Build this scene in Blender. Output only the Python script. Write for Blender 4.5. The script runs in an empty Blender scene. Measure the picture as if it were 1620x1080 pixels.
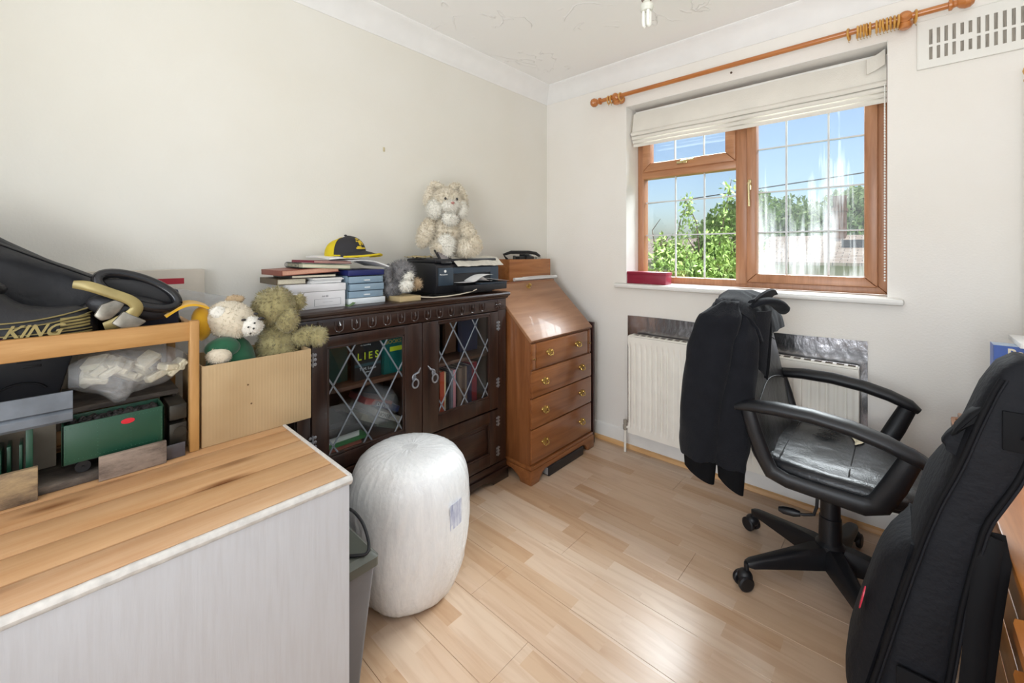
import bpy, bmesh, math, random
from mathutils import Vector, Matrix, Euler
from mathutils import noise as mnoise

SC = bpy.context.scene
COL = SC.collection
PI = math.pi
R = math.radians

# ------------------------------------------------------------------ camera
FOC, PXC, HOR = 666.0, 810.0, 397.0            # in pixels of the 1620x1080 frame
TH = math.atan2(613.0, FOC)                     # heading left of +Y
camd = bpy.data.cameras.new('camera')
cam = bpy.data.objects.new('viewpoint', camd)
COL.objects.link(cam)
cam.location = (1.91, -2.455, 1.23)
cam.rotation_euler = (PI / 2, 0, TH)
camd.sensor_width = 36.0
camd.lens = FOC / 1620 * 36
camd.shift_y = -(540 - HOR) / 1620
camd.clip_start = 0.02
SC.camera = cam

# ------------------------------------------------------------------ light
SC.view_settings.view_transform = 'Standard'
SC.view_settings.look = 'None'
SC.view_settings.gamma = 1.0
SC.view_settings.use_curve_mapping = False
SC.view_settings.exposure = 0.0

world = bpy.data.worlds.new('sky')
SC.world = world
world.use_nodes = True
_n = world.node_tree.nodes
_l = world.node_tree.links
_n.clear()
_o = _n.new('ShaderNodeOutputWorld')
_b = _n.new('ShaderNodeBackground')
_s = _n.new('ShaderNodeTexSky')
_s.sky_type = 'NISHITA'
_s.sun_disc = False
_s.sun_elevation = R(55)
_s.sun_rotation = R(150)
_s.air_density = 1.0
_s.dust_density = 2.6
_s.ozone_density = 1.8
_l.new(_s.outputs[0], _b.inputs[0])
_b.inputs[1].default_value = 0.215
_l.new(_b.outputs[0], _o.inputs[0])


def lamp(name, kind, loc, rot, energy, color=(1, 1, 1), **kw):
    d = bpy.data.lights.new(name, kind)
    d.energy = energy
    d.color = color
    for k, v in kw.items():
        setattr(d, k, v)
    o = bpy.data.objects.new(name, d)
    o.location = loc
    o.rotation_euler = rot
    COL.objects.link(o)
    return o


def aim(frm, to):
    return (Vector(to) - Vector(frm)).to_track_quat('-Z', 'Y').to_euler()


# high sun over the roof: falls on the sill and the garden
lamp('sun', 'SUN', (0, 0, 6), aim((0.25, 1.0, 3.1), (0, 0, 0)), 3.2, (1.0, 0.95, 0.86), angle=R(0.6))
# added area lamp high outside, stands in for bright sky through the window
lamp('added_sky_lamp', 'AREA', (1.1, 3.9, 4.7), aim((1.1, 3.9, 4.7), (0.9, -0.6, 1.1)), 1900, (0.93, 0.97, 1.0),
     shape='RECTANGLE', size=5.6, size_y=2.2)
# added fill lamp at the made-up right-hand window, tilted up at the ceiling
lamp('added_side_fill', 'AREA', (2.62, -1.75, 1.62), (0, R(160), 0), 12, (0.93, 0.97, 1.0),
     shape='RECTANGLE', size=0.95, size_y=1.2)
# added fill lamp outside the made-up doorway behind the viewpoint
lamp('added_rear_fill', 'AREA', (1.80, -3.6, 1.25), (R(135), 0, R(-12)), 68, (0.92, 0.965, 1.0),
     shape='RECTANGLE', size=1.0, size_y=2.0)


# ------------------------------------------------------------------ materials
def lin(c):
    if isinstance(c, str):
        c = [int(c[i:i + 2], 16) / 255 for i in (0, 2, 4)]
    return tuple((x / 12.92 if x <= 0.04045 else ((x + 0.055) / 1.055) ** 2.4) for x in c) + (1.0,)


MATS = {}


class NT:
    def __init__(self, name):
        self.m = bpy.data.materials.new(name)
        self.m.use_nodes = True
        self.t = self.m.node_tree
        self.b = self.t.nodes['Principled BSDF']
        self.out = self.t.nodes['Material Output']

    def n(self, typ, **kw):
        x = self.t.nodes.new('ShaderNode' + typ)
        for k, v in kw.items():
            if k[0] == 'i' and k[1:].isdigit():
                x.inputs[int(k[1:])].default_value = v
            elif k.startswith('in_'):
                x.inputs[k[3:].replace('_', ' ')].default_value = v
            else:
                setattr(x, k, v)
        return x

    def l(self, a, b):
        self.t.links.new(a, b)

    def coords(self, scale=(1, 1, 1), kind='Object', rot=(0, 0, 0)):
        tc = self.n('TexCoord')
        mp = self.n('Mapping')
        mp.inputs['Scale'].default_value = scale
        mp.inputs['Rotation'].default_value = rot
        self.l(tc.outputs[kind], mp.inputs[0])
        return mp.outputs[0]

    def ramp(self, fac, stops):
        r = self.n('ValToRGB')
        e = r.color_ramp.elements
        while len(e) < len(stops):
            e.new(0.5)
        for i, (p, c) in enumerate(stops):
            e[i].position = p
            e[i].color = lin(c) if not (isinstance(c, tuple) and len(c) == 4) else c
        self.l(fac, r.inputs[0])
        return r.outputs[0]

    def bump(self, h, strength=0.2, dist=0.01):
        b = self.n('Bump')
        b.inputs['Strength'].default_value = strength
        b.inputs['Distance'].default_value = dist
        self.l(h, b.inputs['Height'])
        self.l(b.outputs[0], self.b.inputs['Normal'])


def mat(name, col, rough=0.6, var=0.08, scale=12.0, bump=0.0, bscale=60.0, metal=0.0, spec=0.5, stretch=(1, 1, 1),
        col2=None, trans=0.0, sheen=0.0, coat=0.0):
    """plain procedural surface: base colour broken up by noise, optional fine relief"""
    if name in MATS:
        return MATS[name]
    t = NT(name)
    c = lin(col)
    if col2 is None:
        c2 = tuple(max(0, min(1, x * (1 - 2 * var))) for x in c[:3]) + (1,)
    else:
        c2 = lin(col2)
    v = t.coords(stretch)
    nz = t.n('TexNoise')
    nz.inputs['Scale'].default_value = scale
    nz.inputs['Detail'].default_value = 5
    t.l(v, nz.inputs['Vector'])
    r = t.ramp(nz.outputs[0], [(0.3, c2), (0.7, c)])
    t.l(r, t.b.inputs['Base Color'])
    t.b.inputs['Roughness'].default_value = rough
    t.b.inputs['Metallic'].default_value = metal
    t.b.inputs['Specular IOR Level'].default_value = spec
    t.b.inputs['Transmission Weight'].default_value = trans
    t.b.inputs['Sheen Weight'].default_value = sheen
    t.b.inputs['Coat Weight'].default_value = coat
    if bump:
        n2 = t.n('TexNoise')
        n2.inputs['Scale'].default_value = bscale
        n2.inputs['Detail'].default_value = 4
        t.l(v, n2.inputs['Vector'])
        t.bump(n2.outputs[0], bump)
    MATS[name] = t.m
    return t.m


def wood(name, light, dark, axis='y', rough=0.4, fine=1.0, knots=None, bump=0.08, coat=0.0, cont=1.0):
    """grain running along one axis, with optional knots"""
    if name in MATS:
        return MATS[name]
    t = NT(name)
    s = {'x': (1.2, 14, 14), 'y': (14, 1.2, 14), 'z': (14, 14, 1.2)}[axis]
    v = t.coords(tuple(q * fine for q in s))
    n1 = t.n('TexNoise')
    n1.inputs['Scale'].default_value = 2.0
    n1.inputs['Detail'].default_value = 8
    n1.inputs['Roughness'].default_value = 0.62
    n1.inputs['Distortion'].default_value = 0.6
    t.l(v, n1.inputs['Vector'])
    a, b_ = 0.5 - 0.2 / cont, 0.5 + 0.2 / cont
    c = t.ramp(n1.outputs[0], [(a, dark), (b_, light)])
    if knots:
        v2 = t.coords({'x': (2.2, 9, 9), 'y': (9, 2.2, 9), 'z': (9, 9, 2.2)}[axis])
        vo = t.n('TexVoronoi')
        vo.inputs['Scale'].default_value = 1.0
        t.l(v2, vo.inputs['Vector'])
        k = t.ramp(vo.outputs['Distance'], [(0.03, (0, 0, 0, 1)), (0.16, (1, 1, 1, 1))])
        mx = t.n('Mix', data_type='RGBA')
        t.l(k, mx.inputs[0])
        mx.inputs[6].default_value = lin(knots)
        t.l(c, mx.inputs[7])
        c = mx.outputs[2]
    t.l(c, t.b.inputs['Base Color'])
    t.b.inputs['Roughness'].default_value = rough
    t.b.inputs['Coat Weight'].default_value = coat
    t.bump(n1.outputs[0], bump)
    MATS[name] = t.m
    return t.m


def glass(name, tint=(0.96, 0.98, 0.98), refl=0.06, rough=0.02):
    if name in MATS:
        return MATS[name]
    t = NT(name)
    tr = t.n('BsdfTransparent')
    tr.inputs[0].default_value = tint + (1,)
    gl = t.n('BsdfGlossy')
    gl.inputs['Roughness'].default_value = rough
    mx = t.n('MixShader')
    mx.inputs[0].default_value = refl
    t.l(tr.outputs[0], mx.inputs[1])
    t.l(gl.outputs[0], mx.inputs[2])
    t.l(mx.outputs[0], t.out.inputs[0])
    MATS[name] = t.m
    return t.m


# ------------------------------------------------------------------ mesh building
class B:
    def __init__(self):
        self.bm = bmesh.new()

    def _face(self, vs):
        try:
            return self.bm.faces.new(vs)
        except ValueError:
            return None

    def box(self, x0, x1, y0, y1, z0, z1, bev=0.0, M=None, seg=2):
        co = [(x, y, z) for x in (x0, x1) for y in (y0, y1) for z in (z0, z1)]
        vs = [self.bm.verts.new(c if M is None else M @ Vector(c)) for c in co]
        fs = [self._face([vs[i] for i in q]) for q in
              ((0, 1, 3, 2), (4, 6, 7, 5), (0, 4, 5, 1), (2, 3, 7, 6), (0, 2, 6, 4), (1, 5, 7, 3))]
        if bev:
            es = list({e for f in fs for e in f.edges})
            bmesh.ops.bevel(self.bm, geom=es, offset=bev, segments=seg, affect='EDGES', profile=0.5)
        return self

    def loft(self, rings, cap=True, closed=True):
        rv = [[self.bm.verts.new(p) for p in r] for r in rings]
        n = len(rv[0])
        for a, b in zip(rv[:-1], rv[1:]):
            for i in range(n if closed else n - 1):
                j = (i + 1) % n
                self._face([a[i], a[j], b[j], b[i]])
        if cap and closed:
            self._face(list(reversed(rv[0])))
            self._face(rv[-1])
        return self

    def tube(self, pts, r, seg=10, cap=True, flat=1.0, up=(0, 0, 1)):
        pts = [Vector(p) for p in pts]
        n = len(pts)
        rr = r if isinstance(r, (list, tuple)) else [r] * n
        rings = []
        u = None
        for i, p in enumerate(pts):
            d = (pts[min(i + 1, n - 1)] - pts[max(i - 1, 0)]).normalized()
            if u is None:
                u = Vector(up)
                if abs(u.dot(d)) > 0.95:
                    u = Vector((1, 0, 0)) if abs(d.x) < 0.9 else Vector((0, 1, 0))
            u = (u - d * u.dot(d)).normalized()
            w = d.cross(u)
            rings.append([p + (u * math.cos(a) * flat + w * math.sin(a)) * rr[i]
                          for a in [2 * PI * k / seg for k in range(seg)]])
        return self.loft(rings, cap)

    def cyl(self, p0, p1, r0, r1=None, seg=16):
        return self.tube([p0, p1], [r0, r0 if r1 is None else r1], seg)

    def lathe(self, prof, c=(0, 0, 0), seg=24, axis='z', M=None):
        rings = []
        for r, h in prof:
            ring = []
            for k in range(seg):
                a = 2 * PI * k / seg
                p = {'z': (r * math.cos(a), r * math.sin(a), h), 'x': (h, r * math.cos(a), r * math.sin(a)),
                     'y': (r * math.sin(a), h, r * math.cos(a))}[axis]
                p = Vector(p)
                if M is not None:
                    p = M @ p
                ring.append(p + Vector(c))
            rings.append(ring)
        return self.loft(rings, True)

    def prism(self, poly, axis, a, b, bev=0.0):
        """2-D polygon extruded along an axis; poly lists the two other coordinates in x,y,z order"""
        def put(p, h):
            return {'x': (h, p[0], p[1]), 'y': (p[0], h, p[1]), 'z': (p[0], p[1], h)}[axis]
        v0 = [self.bm.verts.new(put(p, a)) for p in poly]
        v1 = [self.bm.verts.new(put(p, b)) for p in poly]
        n = len(poly)
        fs = [self._face(v0), self._face(list(reversed(v1)))]
        for i in range(n):
            j = (i + 1) % n
            fs.append(self._face([v0[j], v0[i], v1[i], v1[j]]))
        if bev:
            es = list({e for f in fs if f for e in f.edges})
            bmesh.ops.bevel(self.bm, geom=es, offset=bev, segments=2, affect='EDGES', profile=0.5)
        return self

    def ell(self, c, r, rot=(0, 0, 0), nu=20, nv=12, jig=0.0, seed=0, freq=20.0):
        M = Euler(rot).to_matrix()
        c = Vector(c)
        rings = []
        for i in range(1, nv):
            ph = PI * i / nv
            ring = []
            for k in range(nu):
                a = 2 * PI * k / nu
                p = M @ Vector((r[0] * math.sin(ph) * math.cos(a), r[1] * math.sin(ph) * math.sin(a), -r[2] * math.cos(ph)))
                q = c + p
                if jig:
                    q = q + p.normalized() * jig * mnoise.noise(q * freq + Vector((seed, 0, 0)))
                ring.append(q)
            rings.append(ring)
        rv = [[self.bm.verts.new(p) for p in q] for q in rings]
        bot = self.bm.verts.new(c + M @ Vector((0, 0, -r[2])))
        top = self.bm.verts.new(c + M @ Vector((0, 0, r[2])))
        for a, b in zip(rv[:-1], rv[1:]):
            for i in range(nu):
                j = (i + 1) % nu
                self._face([a[i], a[j], b[j], b[i]])
        for i in range(nu):
            j = (i + 1) % nu
            self._face([bot, rv[0][j], rv[0][i]])
            self._face([top, rv[-1][i], rv[-1][j]])
        return self

    def grid(self, f, nu, nv, thick=0.0):
        """surface f(u,v), u,v in 0..1; optional thickness along its normal"""
        P = [[Vector(f(i / nu, j / nv)) for j in range(nv + 1)] for i in range(nu + 1)]
        V = [[self.bm.verts.new(p) for p in r] for r in P]
        for i in range(nu):
            for j in range(nv):
                self._face([V[i][j], V[i + 1][j], V[i + 1][j + 1], V[i][j + 1]])
        if thick:
            W = []
            for i in range(nu + 1):
                row = []
                for j in range(nv + 1):
                    du = P[min(i + 1, nu)][j] - P[max(i - 1, 0)][j]
                    dv = P[i][min(j + 1, nv)] - P[i][max(j - 1, 0)]
                    nn = du.cross(dv)
                    nn = nn.normalized() if nn.length > 1e-9 else Vector((0, 0, 1))
                    row.append(self.bm.verts.new(P[i][j] - nn * thick))
                W.append(row)
            for i in range(nu):
                for j in range(nv):
                    self._face([W[i][j + 1], W[i + 1][j + 1], W[i + 1][j], W[i][j]])
            for i in range(nu):
                self._face([V[i + 1][0], V[i][0], W[i][0], W[i + 1][0]])
                self._face([V[i][nv], V[i + 1][nv], W[i + 1][nv], W[i][nv]])
            for j in range(nv):
                self._face([V[0][j], V[0][j + 1], W[0][j + 1], W[0][j]])
                self._face([V[nu][j + 1], V[nu][j], W[nu][j], W[nu][j + 1]])
        return self

    def fur(self, n, length, seed=1, width=0.0016, lie=0.6, down=0.35):
        """short fibres standing on the faces built so far"""
        rnd = random.Random(seed)
        fs = [f for f in self.bm.faces if f.calc_area() > 1e-9]
        for f in fs:
            f.normal_update()
        ar = [f.calc_area() for f in fs]
        data = [(f.calc_center_median(), f.normal.copy(), [v.co.copy() for v in f.verts]) for f in fs]
        for k in rnd.choices(range(len(fs)), ar, k=n):
            c, nn, vs = data[k]
            w = [rnd.random() ** 1.5 for _ in vs]
            s = sum(w)
            p = sum((v * (q / s) for v, q in zip(vs, w)), Vector())
            d = Vector((rnd.gauss(0, 1), rnd.gauss(0, 1), rnd.gauss(0, 1)))
            g = (nn + d * lie * 0.6 + Vector((0, 0, -down))).normalized()
            t = g.cross(d)
            if t.length < 1e-6:
                continue
            t.normalize()
            L = length * rnd.uniform(0.55, 1.15)
            a = self.bm.verts.new(p + t * width - nn * 0.002)
            b = self.bm.verts.new(p - t * width - nn * 0.002)
            e = self.bm.verts.new(p + g * L)
            self._face([a, b, e])
        return self

    def xf(self, M):
        bmesh.ops.transform(self.bm, matrix=M, verts=self.bm.verts)
        return self


def smooth_path(pts, n=6):
    P = [Vector(p) for p in pts]
    out = []
    for i in range(len(P) - 1):
        a, b_, c, d = P[max(i - 1, 0)], P[i], P[i + 1], P[min(i + 2, len(P) - 1)]
        for k in range(n):
            t = k / n
            out.append(0.5 * ((2 * b_) + (c - a) * t + (2 * a - 5 * b_ + 4 * c - d) * t * t + (3 * b_ - a - 3 * c + d) * t ** 3))
    out.append(P[-1])
    return out


def smooth_rad(r, n=6):
    out = []
    for i in range(len(r) - 1):
        for k in range(n):
            out.append(r[i] + (r[i + 1] - r[i]) * k / n)
    out.append(r[-1])
    return out


def obj(name, b, m, parent=None, smooth=30, label=None):
    me = bpy.data.meshes.new(name)
    bmesh.ops.recalc_face_normals(b.bm, faces=b.bm.faces)
    b.bm.to_mesh(me)
    b.bm.free()
    if smooth:
        me.polygons.foreach_set('use_smooth', [True] * len(me.polygons))
        if smooth < 180:
            me.set_sharp_from_angle(angle=R(smooth))
    ms = m if isinstance(m, (list, tuple)) else [m]
    for q in ms:
        me.materials.append(q)
    o = bpy.data.objects.new(name, me)
    COL.objects.link(o)
    if parent is not None:
        put(o, parent)
    if label:
        o['label'] = label
    return o


def put(o, parent):
    o.parent = parent
    w = parent.location.copy()
    p = parent.parent
    if parent.type == 'EMPTY':
        o.matrix_parent_inverse = Matrix.Translation(-w)
    return o


def thing(name, label, cat, loc, group=None):
    o = bpy.data.objects.new(name, None)
    o.location = loc
    o.empty_display_size = 0.05
    COL.objects.link(o)
    o['label'] = label
    o['category'] = cat
    if group:
        o['group'] = group
    return o


def tag(o, label, cat, group=None, kind=None):
    o['label'] = label
    o['category'] = cat
    if group:
        o['group'] = group
    if kind:
        o['kind'] = kind
    return o


def struct(name, b, m, parent=None, label=None, smooth=30):
    o = obj(name, b, m, parent, smooth)
    o['kind'] = 'structure'
    if label:
        o['label'] = label
    return o


def text(name, s, size, M, m, parent, shear=0.0, depth=0.0006, bold=0.0, align='LEFT', sx=1.0):
    """flat lettering as a mesh; M places the text plane (x right, y up)"""
    c = bpy.data.curves.new(name, 'FONT')
    c.body = s
    c.size = size
    c.shear = shear
    c.extrude = depth
    c.offset = bold
    c.align_x = align
    c.resolution_u = 3
    o = bpy.data.objects.new(name, c)
    COL.objects.link(o)
    bpy.context.view_layer.update()
    me = bpy.data.meshes.new_from_object(o.evaluated_get(bpy.context.evaluated_depsgraph_get()))
    bpy.data.objects.remove(o)
    me.transform(M @ Matrix.Diagonal((sx, 1, 1, 1)))
    me.name = name
    me.materials.clear()
    me.materials.append(m)
    r = bpy.data.objects.new(name, me)
    COL.objects.link(r)
    if parent is not None:
        put(r, parent)
    return r


def frame(o, x, y, z):
    """matrix with columns x, y, z and origin o"""
    M = Matrix.Identity(4)
    for i, v in enumerate((x, y, z)):
        v = Vector(v).normalized()
        for k in range(3):
            M[k][i] = v[k]
    for k in range(3):
        M[k][3] = o[k]
    return M


# pixel of the photograph -> point of a plane (axis 0,1,2 = x,y,z), to place small things where they touch something
def at(px, py, ax, val):
    a, b = (px - PXC) / FOC, -(py - HOR) / FOC
    F = (-math.sin(TH), math.cos(TH))
    Rr = (math.cos(TH), math.sin(TH))
    d = (F[0] + a * Rr[0], F[1] + a * Rr[1], b)
    i = 'xyz'.index(ax)
    o_ = (1.91, -2.455, 1.23)
    t = (val - o_[i]) / d[i]
    return Vector([o_[k] + t * d[k] for k in range(3)])


# ------------------------------------------------------------------ surface materials
def wall_mat(name, col, bump=0.12):
    t = NT(name)
    v = t.coords()
    a = t.n('TexNoise')
    a.inputs['Scale'].default_value = 1.6
    a.inputs['Detail'].default_value = 6
    t.l(v, a.inputs['Vector'])
    c = lin(col)
    c2 = (c[0] * 0.965, c[1] * 0.955, c[2] * 0.93, 1)
    t.l(t.ramp(a.outputs[0], [(0.35, c2), (0.65, c)]), t.b.inputs['Base Color'])
    t.b.inputs['Roughness'].default_value = 0.62
    h = t.n('TexNoise')
    h.inputs['Scale'].default_value = 130
    h.inputs['Detail'].default_value = 3
    t.l(v, h.inputs['Vector'])
    t.bump(h.outputs[0], bump, 0.004)
    return t.m


def ceiling_mat():
    t = NT('artex')
    v = t.coords()
    big = t.n('TexNoise')
    big.inputs['Scale'].default_value = 2.4
    big.inputs['Detail'].default_value = 3
    big.inputs['Distortion'].default_value = 1.6
    t.l(v, big.inputs['Vector'])
    ridge = t.ramp(big.outputs[0], [(0.0, (0, 0, 0, 1)), (0.485, (0, 0, 0, 1)), (0.5, (1, 1, 1, 1)), (0.506, (0, 0, 0, 1)), (1, (0, 0, 0, 1))])
    fine = t.n('TexNoise')
    fine.inputs['Scale'].default_value = 26
    fine.inputs['Detail'].default_value = 5
    t.l(v, fine.inputs['Vector'])
    brk = t.n('TexNoise')
    brk.inputs['Scale'].default_value = 3.3
    t.l(v, brk.inputs['Vector'])
    bm_ = t.ramp(brk.outputs[0], [(0.5, (0, 0, 0, 1)), (0.58, (1, 1, 1, 1))])
    m1 = t.n('Math', operation='MULTIPLY')
    t.l(ridge, m1.inputs[0])
    t.l(bm_, m1.inputs[1])
    m2 = t.n('Math', operation='MULTIPLY_ADD', i1=0.12)
    t.l(fine.outputs[0], m2.inputs[0])
    t.l(m1.outputs[0], m2.inputs[2])
    t.b.inputs['Base Color'].default_value = lin('faf9f7')
    t.b.inputs['Roughness'].default_value = 0.7
    t.bump(m2.outputs[0], 0.5, 0.012)
    return t.m


def laminate_mat():
    """three printed strips on every board, each strip its own tone, grain along X"""
    t = NT('laminate')
    v = t.coords()
    br = t.n('TexBrick')
    br.offset = 0.37
    br.offset_frequency = 2
    br.inputs['Scale'].default_value = 1.0
    br.inputs['Mortar Size'].default_value = 0.0
    br.inputs['Brick Width'].default_value = 0.41
    br.inputs['Row Height'].default_value = 0.0633
    br.inputs['Color1'].default_value = (0, 0, 0, 1)
    br.inputs['Color2'].default_value = (1, 1, 1, 1)
    t.l(v, br.inputs['Vector'])
    tone = t.ramp(br.outputs['Color'], [(0.0, 'bf9c7b'), (0.25, 'c7a88a'), (0.6, 'ccb096'), (1.0, 'd3bba3')])
    # cathedral grain: wave bands, warped, shifted per strip
    add = t.n('VectorMath', operation='MULTIPLY_ADD')
    t.l(br.outputs['Color'], add.inputs[0])
    add.inputs[1].default_value = (3.1, 7.7, 0)
    t.l(v, add.inputs[2])
    mp = t.n('Mapping')
    mp.inputs['Scale'].default_value = (2.2, 22, 1)
    t.l(add.outputs[0], mp.inputs[0])
    g = t.n('TexNoise')
    g.inputs['Scale'].default_value = 1.5
    g.inputs['Detail'].default_value = 5
    g.inputs['Distortion'].default_value = 0.8
    t.l(mp.outputs[0], g.inputs['Vector'])
    gr = t.ramp(g.outputs[0], [(0.35, (0.80, 0.72, 0.66, 1)), (0.55, (1, 1, 1, 1))])
    mx = t.n('Mix', data_type='RGBA', blend_type='MULTIPLY')
    mx.inputs[0].default_value = 0.55
    t.l(tone, mx.inputs[6])
    t.l(gr, mx.inputs[7])
    t.l(mx.outputs[2], t.b.inputs['Base Color'])
    t.b.inputs['Roughness'].default_value = 0.31
    t.b.inputs['Specular IOR Level'].default_value = 0.7
    return t.m


M_WALL = wall_mat('cream_wall', 'e7e4dc')
M_WALL2 = wall_mat('cream_wall_window', 'efebe5', 0.2)
M_CEIL = ceiling_mat()
M_WHITE = mat('white_gloss_paint', 'f1efea', 0.35, 0.03)
M_COVE = mat('white_coving', 'f3f2f0', 0.6, 0.02)
M_LAM = laminate_mat()
M_BEAD = wood('bead_wood', 'e2b681', 'c99357', 'x', 0.4)

# ------------------------------------------------------------------ the room
XR, YB, ZC = 2.50, -3.05, 2.40          # right wall, back wall, ceiling
WX0, WX1, WZ0, WZ1 = 0.632, 1.874, 1.022, 2.146   # window recess

b = B().box(-0.1, XR + 0.1, YB - 0.1, 0.1, -0.12, -0.008)
floor = struct('floor', b, mat('underlay', '3c3228', 0.9), label='light three-strip laminate floor')
rnd = random.Random(4)
y = 0.0
row = 0
wlist = [0.115] + [0.19] * 17
for w in wlist:
    y1 = -sum(wlist[:row])
    y0 = max(y1 - w, YB)
    if y1 <= YB:
        break
    x = -[0.42, 0.15, 0.85, 0.53, 1.1, 0.3, 0.72][row % 7]
    while x < XR:
        xa, xb = max(x, 0.0), min(x + 1.2, XR)
        if xb - xa > 0.01:
            g = 0.0004
            lift = 0.0 if (row, round(xa, 1)) not in ((6, 0.9),) else 0.0015
            bb = B().box(xa + g, xb - g, y0 + g, y1 - g, -0.008, 0.0 + lift, 0.0008, seg=1)
            obj('laminate_board', bb, M_LAM, floor)
        x += 1.2
    row += 1

struct('wall_left', B().box(-0.12, 0, YB - 0.12, 0.30, -0.12, ZC + 0.12), M_WALL, label='cream painted wall')
bw = B()
bw.box(-0.12, WX0, 0, 0.30, -0.12, ZC + 0.12)
bw.box(WX1, XR + 0.12, 0, 0.30, -0.12, ZC + 0.12)
bw.box(WX0, WX1, 0, 0.30, -0.12, WZ0 - 0.002)
bw.box(WX0, WX1, 0, 0.30, WZ1, ZC + 0.12)
struct('wall_window', bw, M_WALL2, label='cream papered wall with window recess')
br_ = B()
SY0, SY1, SZ0, SZ1 = -2.45, -1.05, 1.1, 2.1  # opening for the added side window
br_.box(XR, XR + 0.12, YB - 0.12, SY0, -0.12, ZC + 0.12)
br_.box(XR, XR + 0.12, SY1, 0, -0.12, ZC + 0.12)
br_.box(XR, XR + 0.12, SY0, SY1, -0.12, SZ0)
br_.box(XR, XR + 0.12, SY0, SY1, SZ1, ZC + 0.12)
struct('wall_right', br_, M_WALL2, label='cream wall with an added side window')
bb_ = B()
bb_.box(0, 0.65, YB - 0.12, YB, -0.12, ZC + 0.12)
bb_.box(2.25, XR, YB - 0.12, YB, -0.12, ZC + 0.12)
bb_.box(0.65, 2.25, YB - 0.12, YB, 2.1, ZC + 0.12)  # doorway opening added to let the rear fill lamp in
struct('wall_back', bb_, M_WALL, label='cream wall with an added open doorway')
struct('ceiling', B().box(0, XR, YB, 0, ZC, ZC + 0.12), M_CEIL, label='white textured plaster ceiling')

# coving: concave profile swept along two walls
prof = [(0.0, 0.0), (0.004, 0.0), (0.007, 0.006), (0.013, 0.012), (0.024, 0.030), (0.042, 0.052), (0.064, 0.072),
        (0.086, 0.084), (0.094, 0.090), (0.1, 0.096), (0.1, 0.1), (0.0, 0.1)]
b = B()
b.loft([[(p, YB, ZC - 0.1 + q) for p, q in prof], [(p, -p, ZC - 0.1 + q) for p, q in prof]])
struct('trim_1', b, M_COVE, label='white coving along the left wall')
b = B()
b.loft([[(p, -p, ZC - 0.1 + q) for p, q in prof], [(XR, -p, ZC - 0.1 + q) for p, q in prof]])
struct('trim_2', b, M_COVE, label='white coving along the window wall')
sk = [(0, 0), (0.016, 0), (0.016, 0.085), (0.012, 0.098), (0.004, 0.105), (0, 0.105)]
struct('baseboard_window', B().loft([[(0, -p, q) for p, q in sk], [(XR, -p, q) for p, q in sk]]), M_WHITE, label='white gloss skirting')
struct('baseboard_left', B().loft([[(p, YB, q) for p, q in sk], [(p, -0.016, q) for p, q in sk]]), M_WHITE, label='white gloss skirting')
struct('baseboard_right', B().loft([[(XR - p, YB, q) for p, q in sk], [(XR - p, -0.016, q) for p, q in sk]]), M_WHITE, label='white gloss skirting')
qd = [(0.016, 0.0), (0.036, 0.0), (0.034, 0.010), (0.028, 0.018), (0.016, 0.022)]
struct('trim_3', B().loft([[(0.016, -p, q) for p, q in qd], [(XR - .016, -p, q) for p, q in qd]]), M_BEAD, label='wood-look bead along the skirting')

# ------------------------------------------------------------------ main window
M_UPVC = wood('oak_upvc', 'b98461', '9d6a48', 'z', 0.35, 1.6, bump=0.03)
M_UPVCX = wood('oak_upvc_rail', 'bd8862', 'a26e4a', 'x', 0.35, 1.6, bump=0.03)
M_LEAD = mat('white_lead_strip', 'd6d8da', 0.5, 0.05)
M_GLASS = glass('clear_glass')


def streak_glass():
    t = NT('misted_glass')
    v = t.coords((34, 1, 1.6))
    n1 = t.n('TexNoise')
    n1.inputs['Scale'].default_value = 1.0
    n1.inputs['Detail'].default_value = 5
    n1.inputs['Roughness'].default_value = 0.6
    t.l(v, n1.inputs['Vector'])
    v2 = t.coords((5, 1, 2.6))
    n2 = t.n('TexNoise')
    n2.inputs['Scale'].default_value = 1.0
    n2.inputs['Detail'].default_value = 3
    t.l(v2, n2.inputs['Vector'])
    m0 = t.n('Math', operation='MULTIPLY')
    t.l(n1.outputs[0], m0.inputs[0])
    t.l(n2.outputs[0], m0.inputs[1])
    sx = t.n('SeparateXYZ')
    t.l(t.coords(), sx.inputs[0])
    hz = t.n('MapRange')
    hz.inputs[1].default_value = 1.85
    hz.inputs[2].default_value = 1.15
    hz.inputs[3].default_value = 0.62
    hz.inputs[4].default_value = 1.05
    t.l(sx.outputs[2], hz.inputs[0])
    m1 = t.n('Math', operation='MULTIPLY')
    t.l(m0.outputs[0], m1.inputs[0])
    t.l(hz.outputs[0], m1.inputs[1])
    fac = t.ramp(m1.outputs[0], [(0.19, (0.03, 0.03, 0.03, 1)), (0.40, (0.42, 0.42, 0.42, 1))])
    tr = t.n('BsdfTransparent')
    tr.inputs[0].default_value = (0.95, 0.97, 0.97, 1)
    tl = t.n('BsdfTranslucent')
    tl.inputs[0].default_value = (0.9, 0.92, 0.93, 1)
    df = t.n('BsdfDiffuse')
    df.inputs[0].default_value = (0.85, 0.87, 0.88, 1)
    ms = t.n('MixShader', i0=0.5)
    t.l(tl.outputs[0], ms.inputs[1])
    t.l(df.outputs[0], ms.inputs[2])
    mx = t.n('MixShader')
    t.l(fac, mx.inputs[0])
    t.l(tr.outputs[0], mx.inputs[1])
    t.l(ms.outputs[0], mx.inputs[2])
    t.l(mx.outputs[0], t.out.inputs[0])
    return t.m


M_MIST = streak_glass()
FY0, FY1 = 0.165, 0.235


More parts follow.
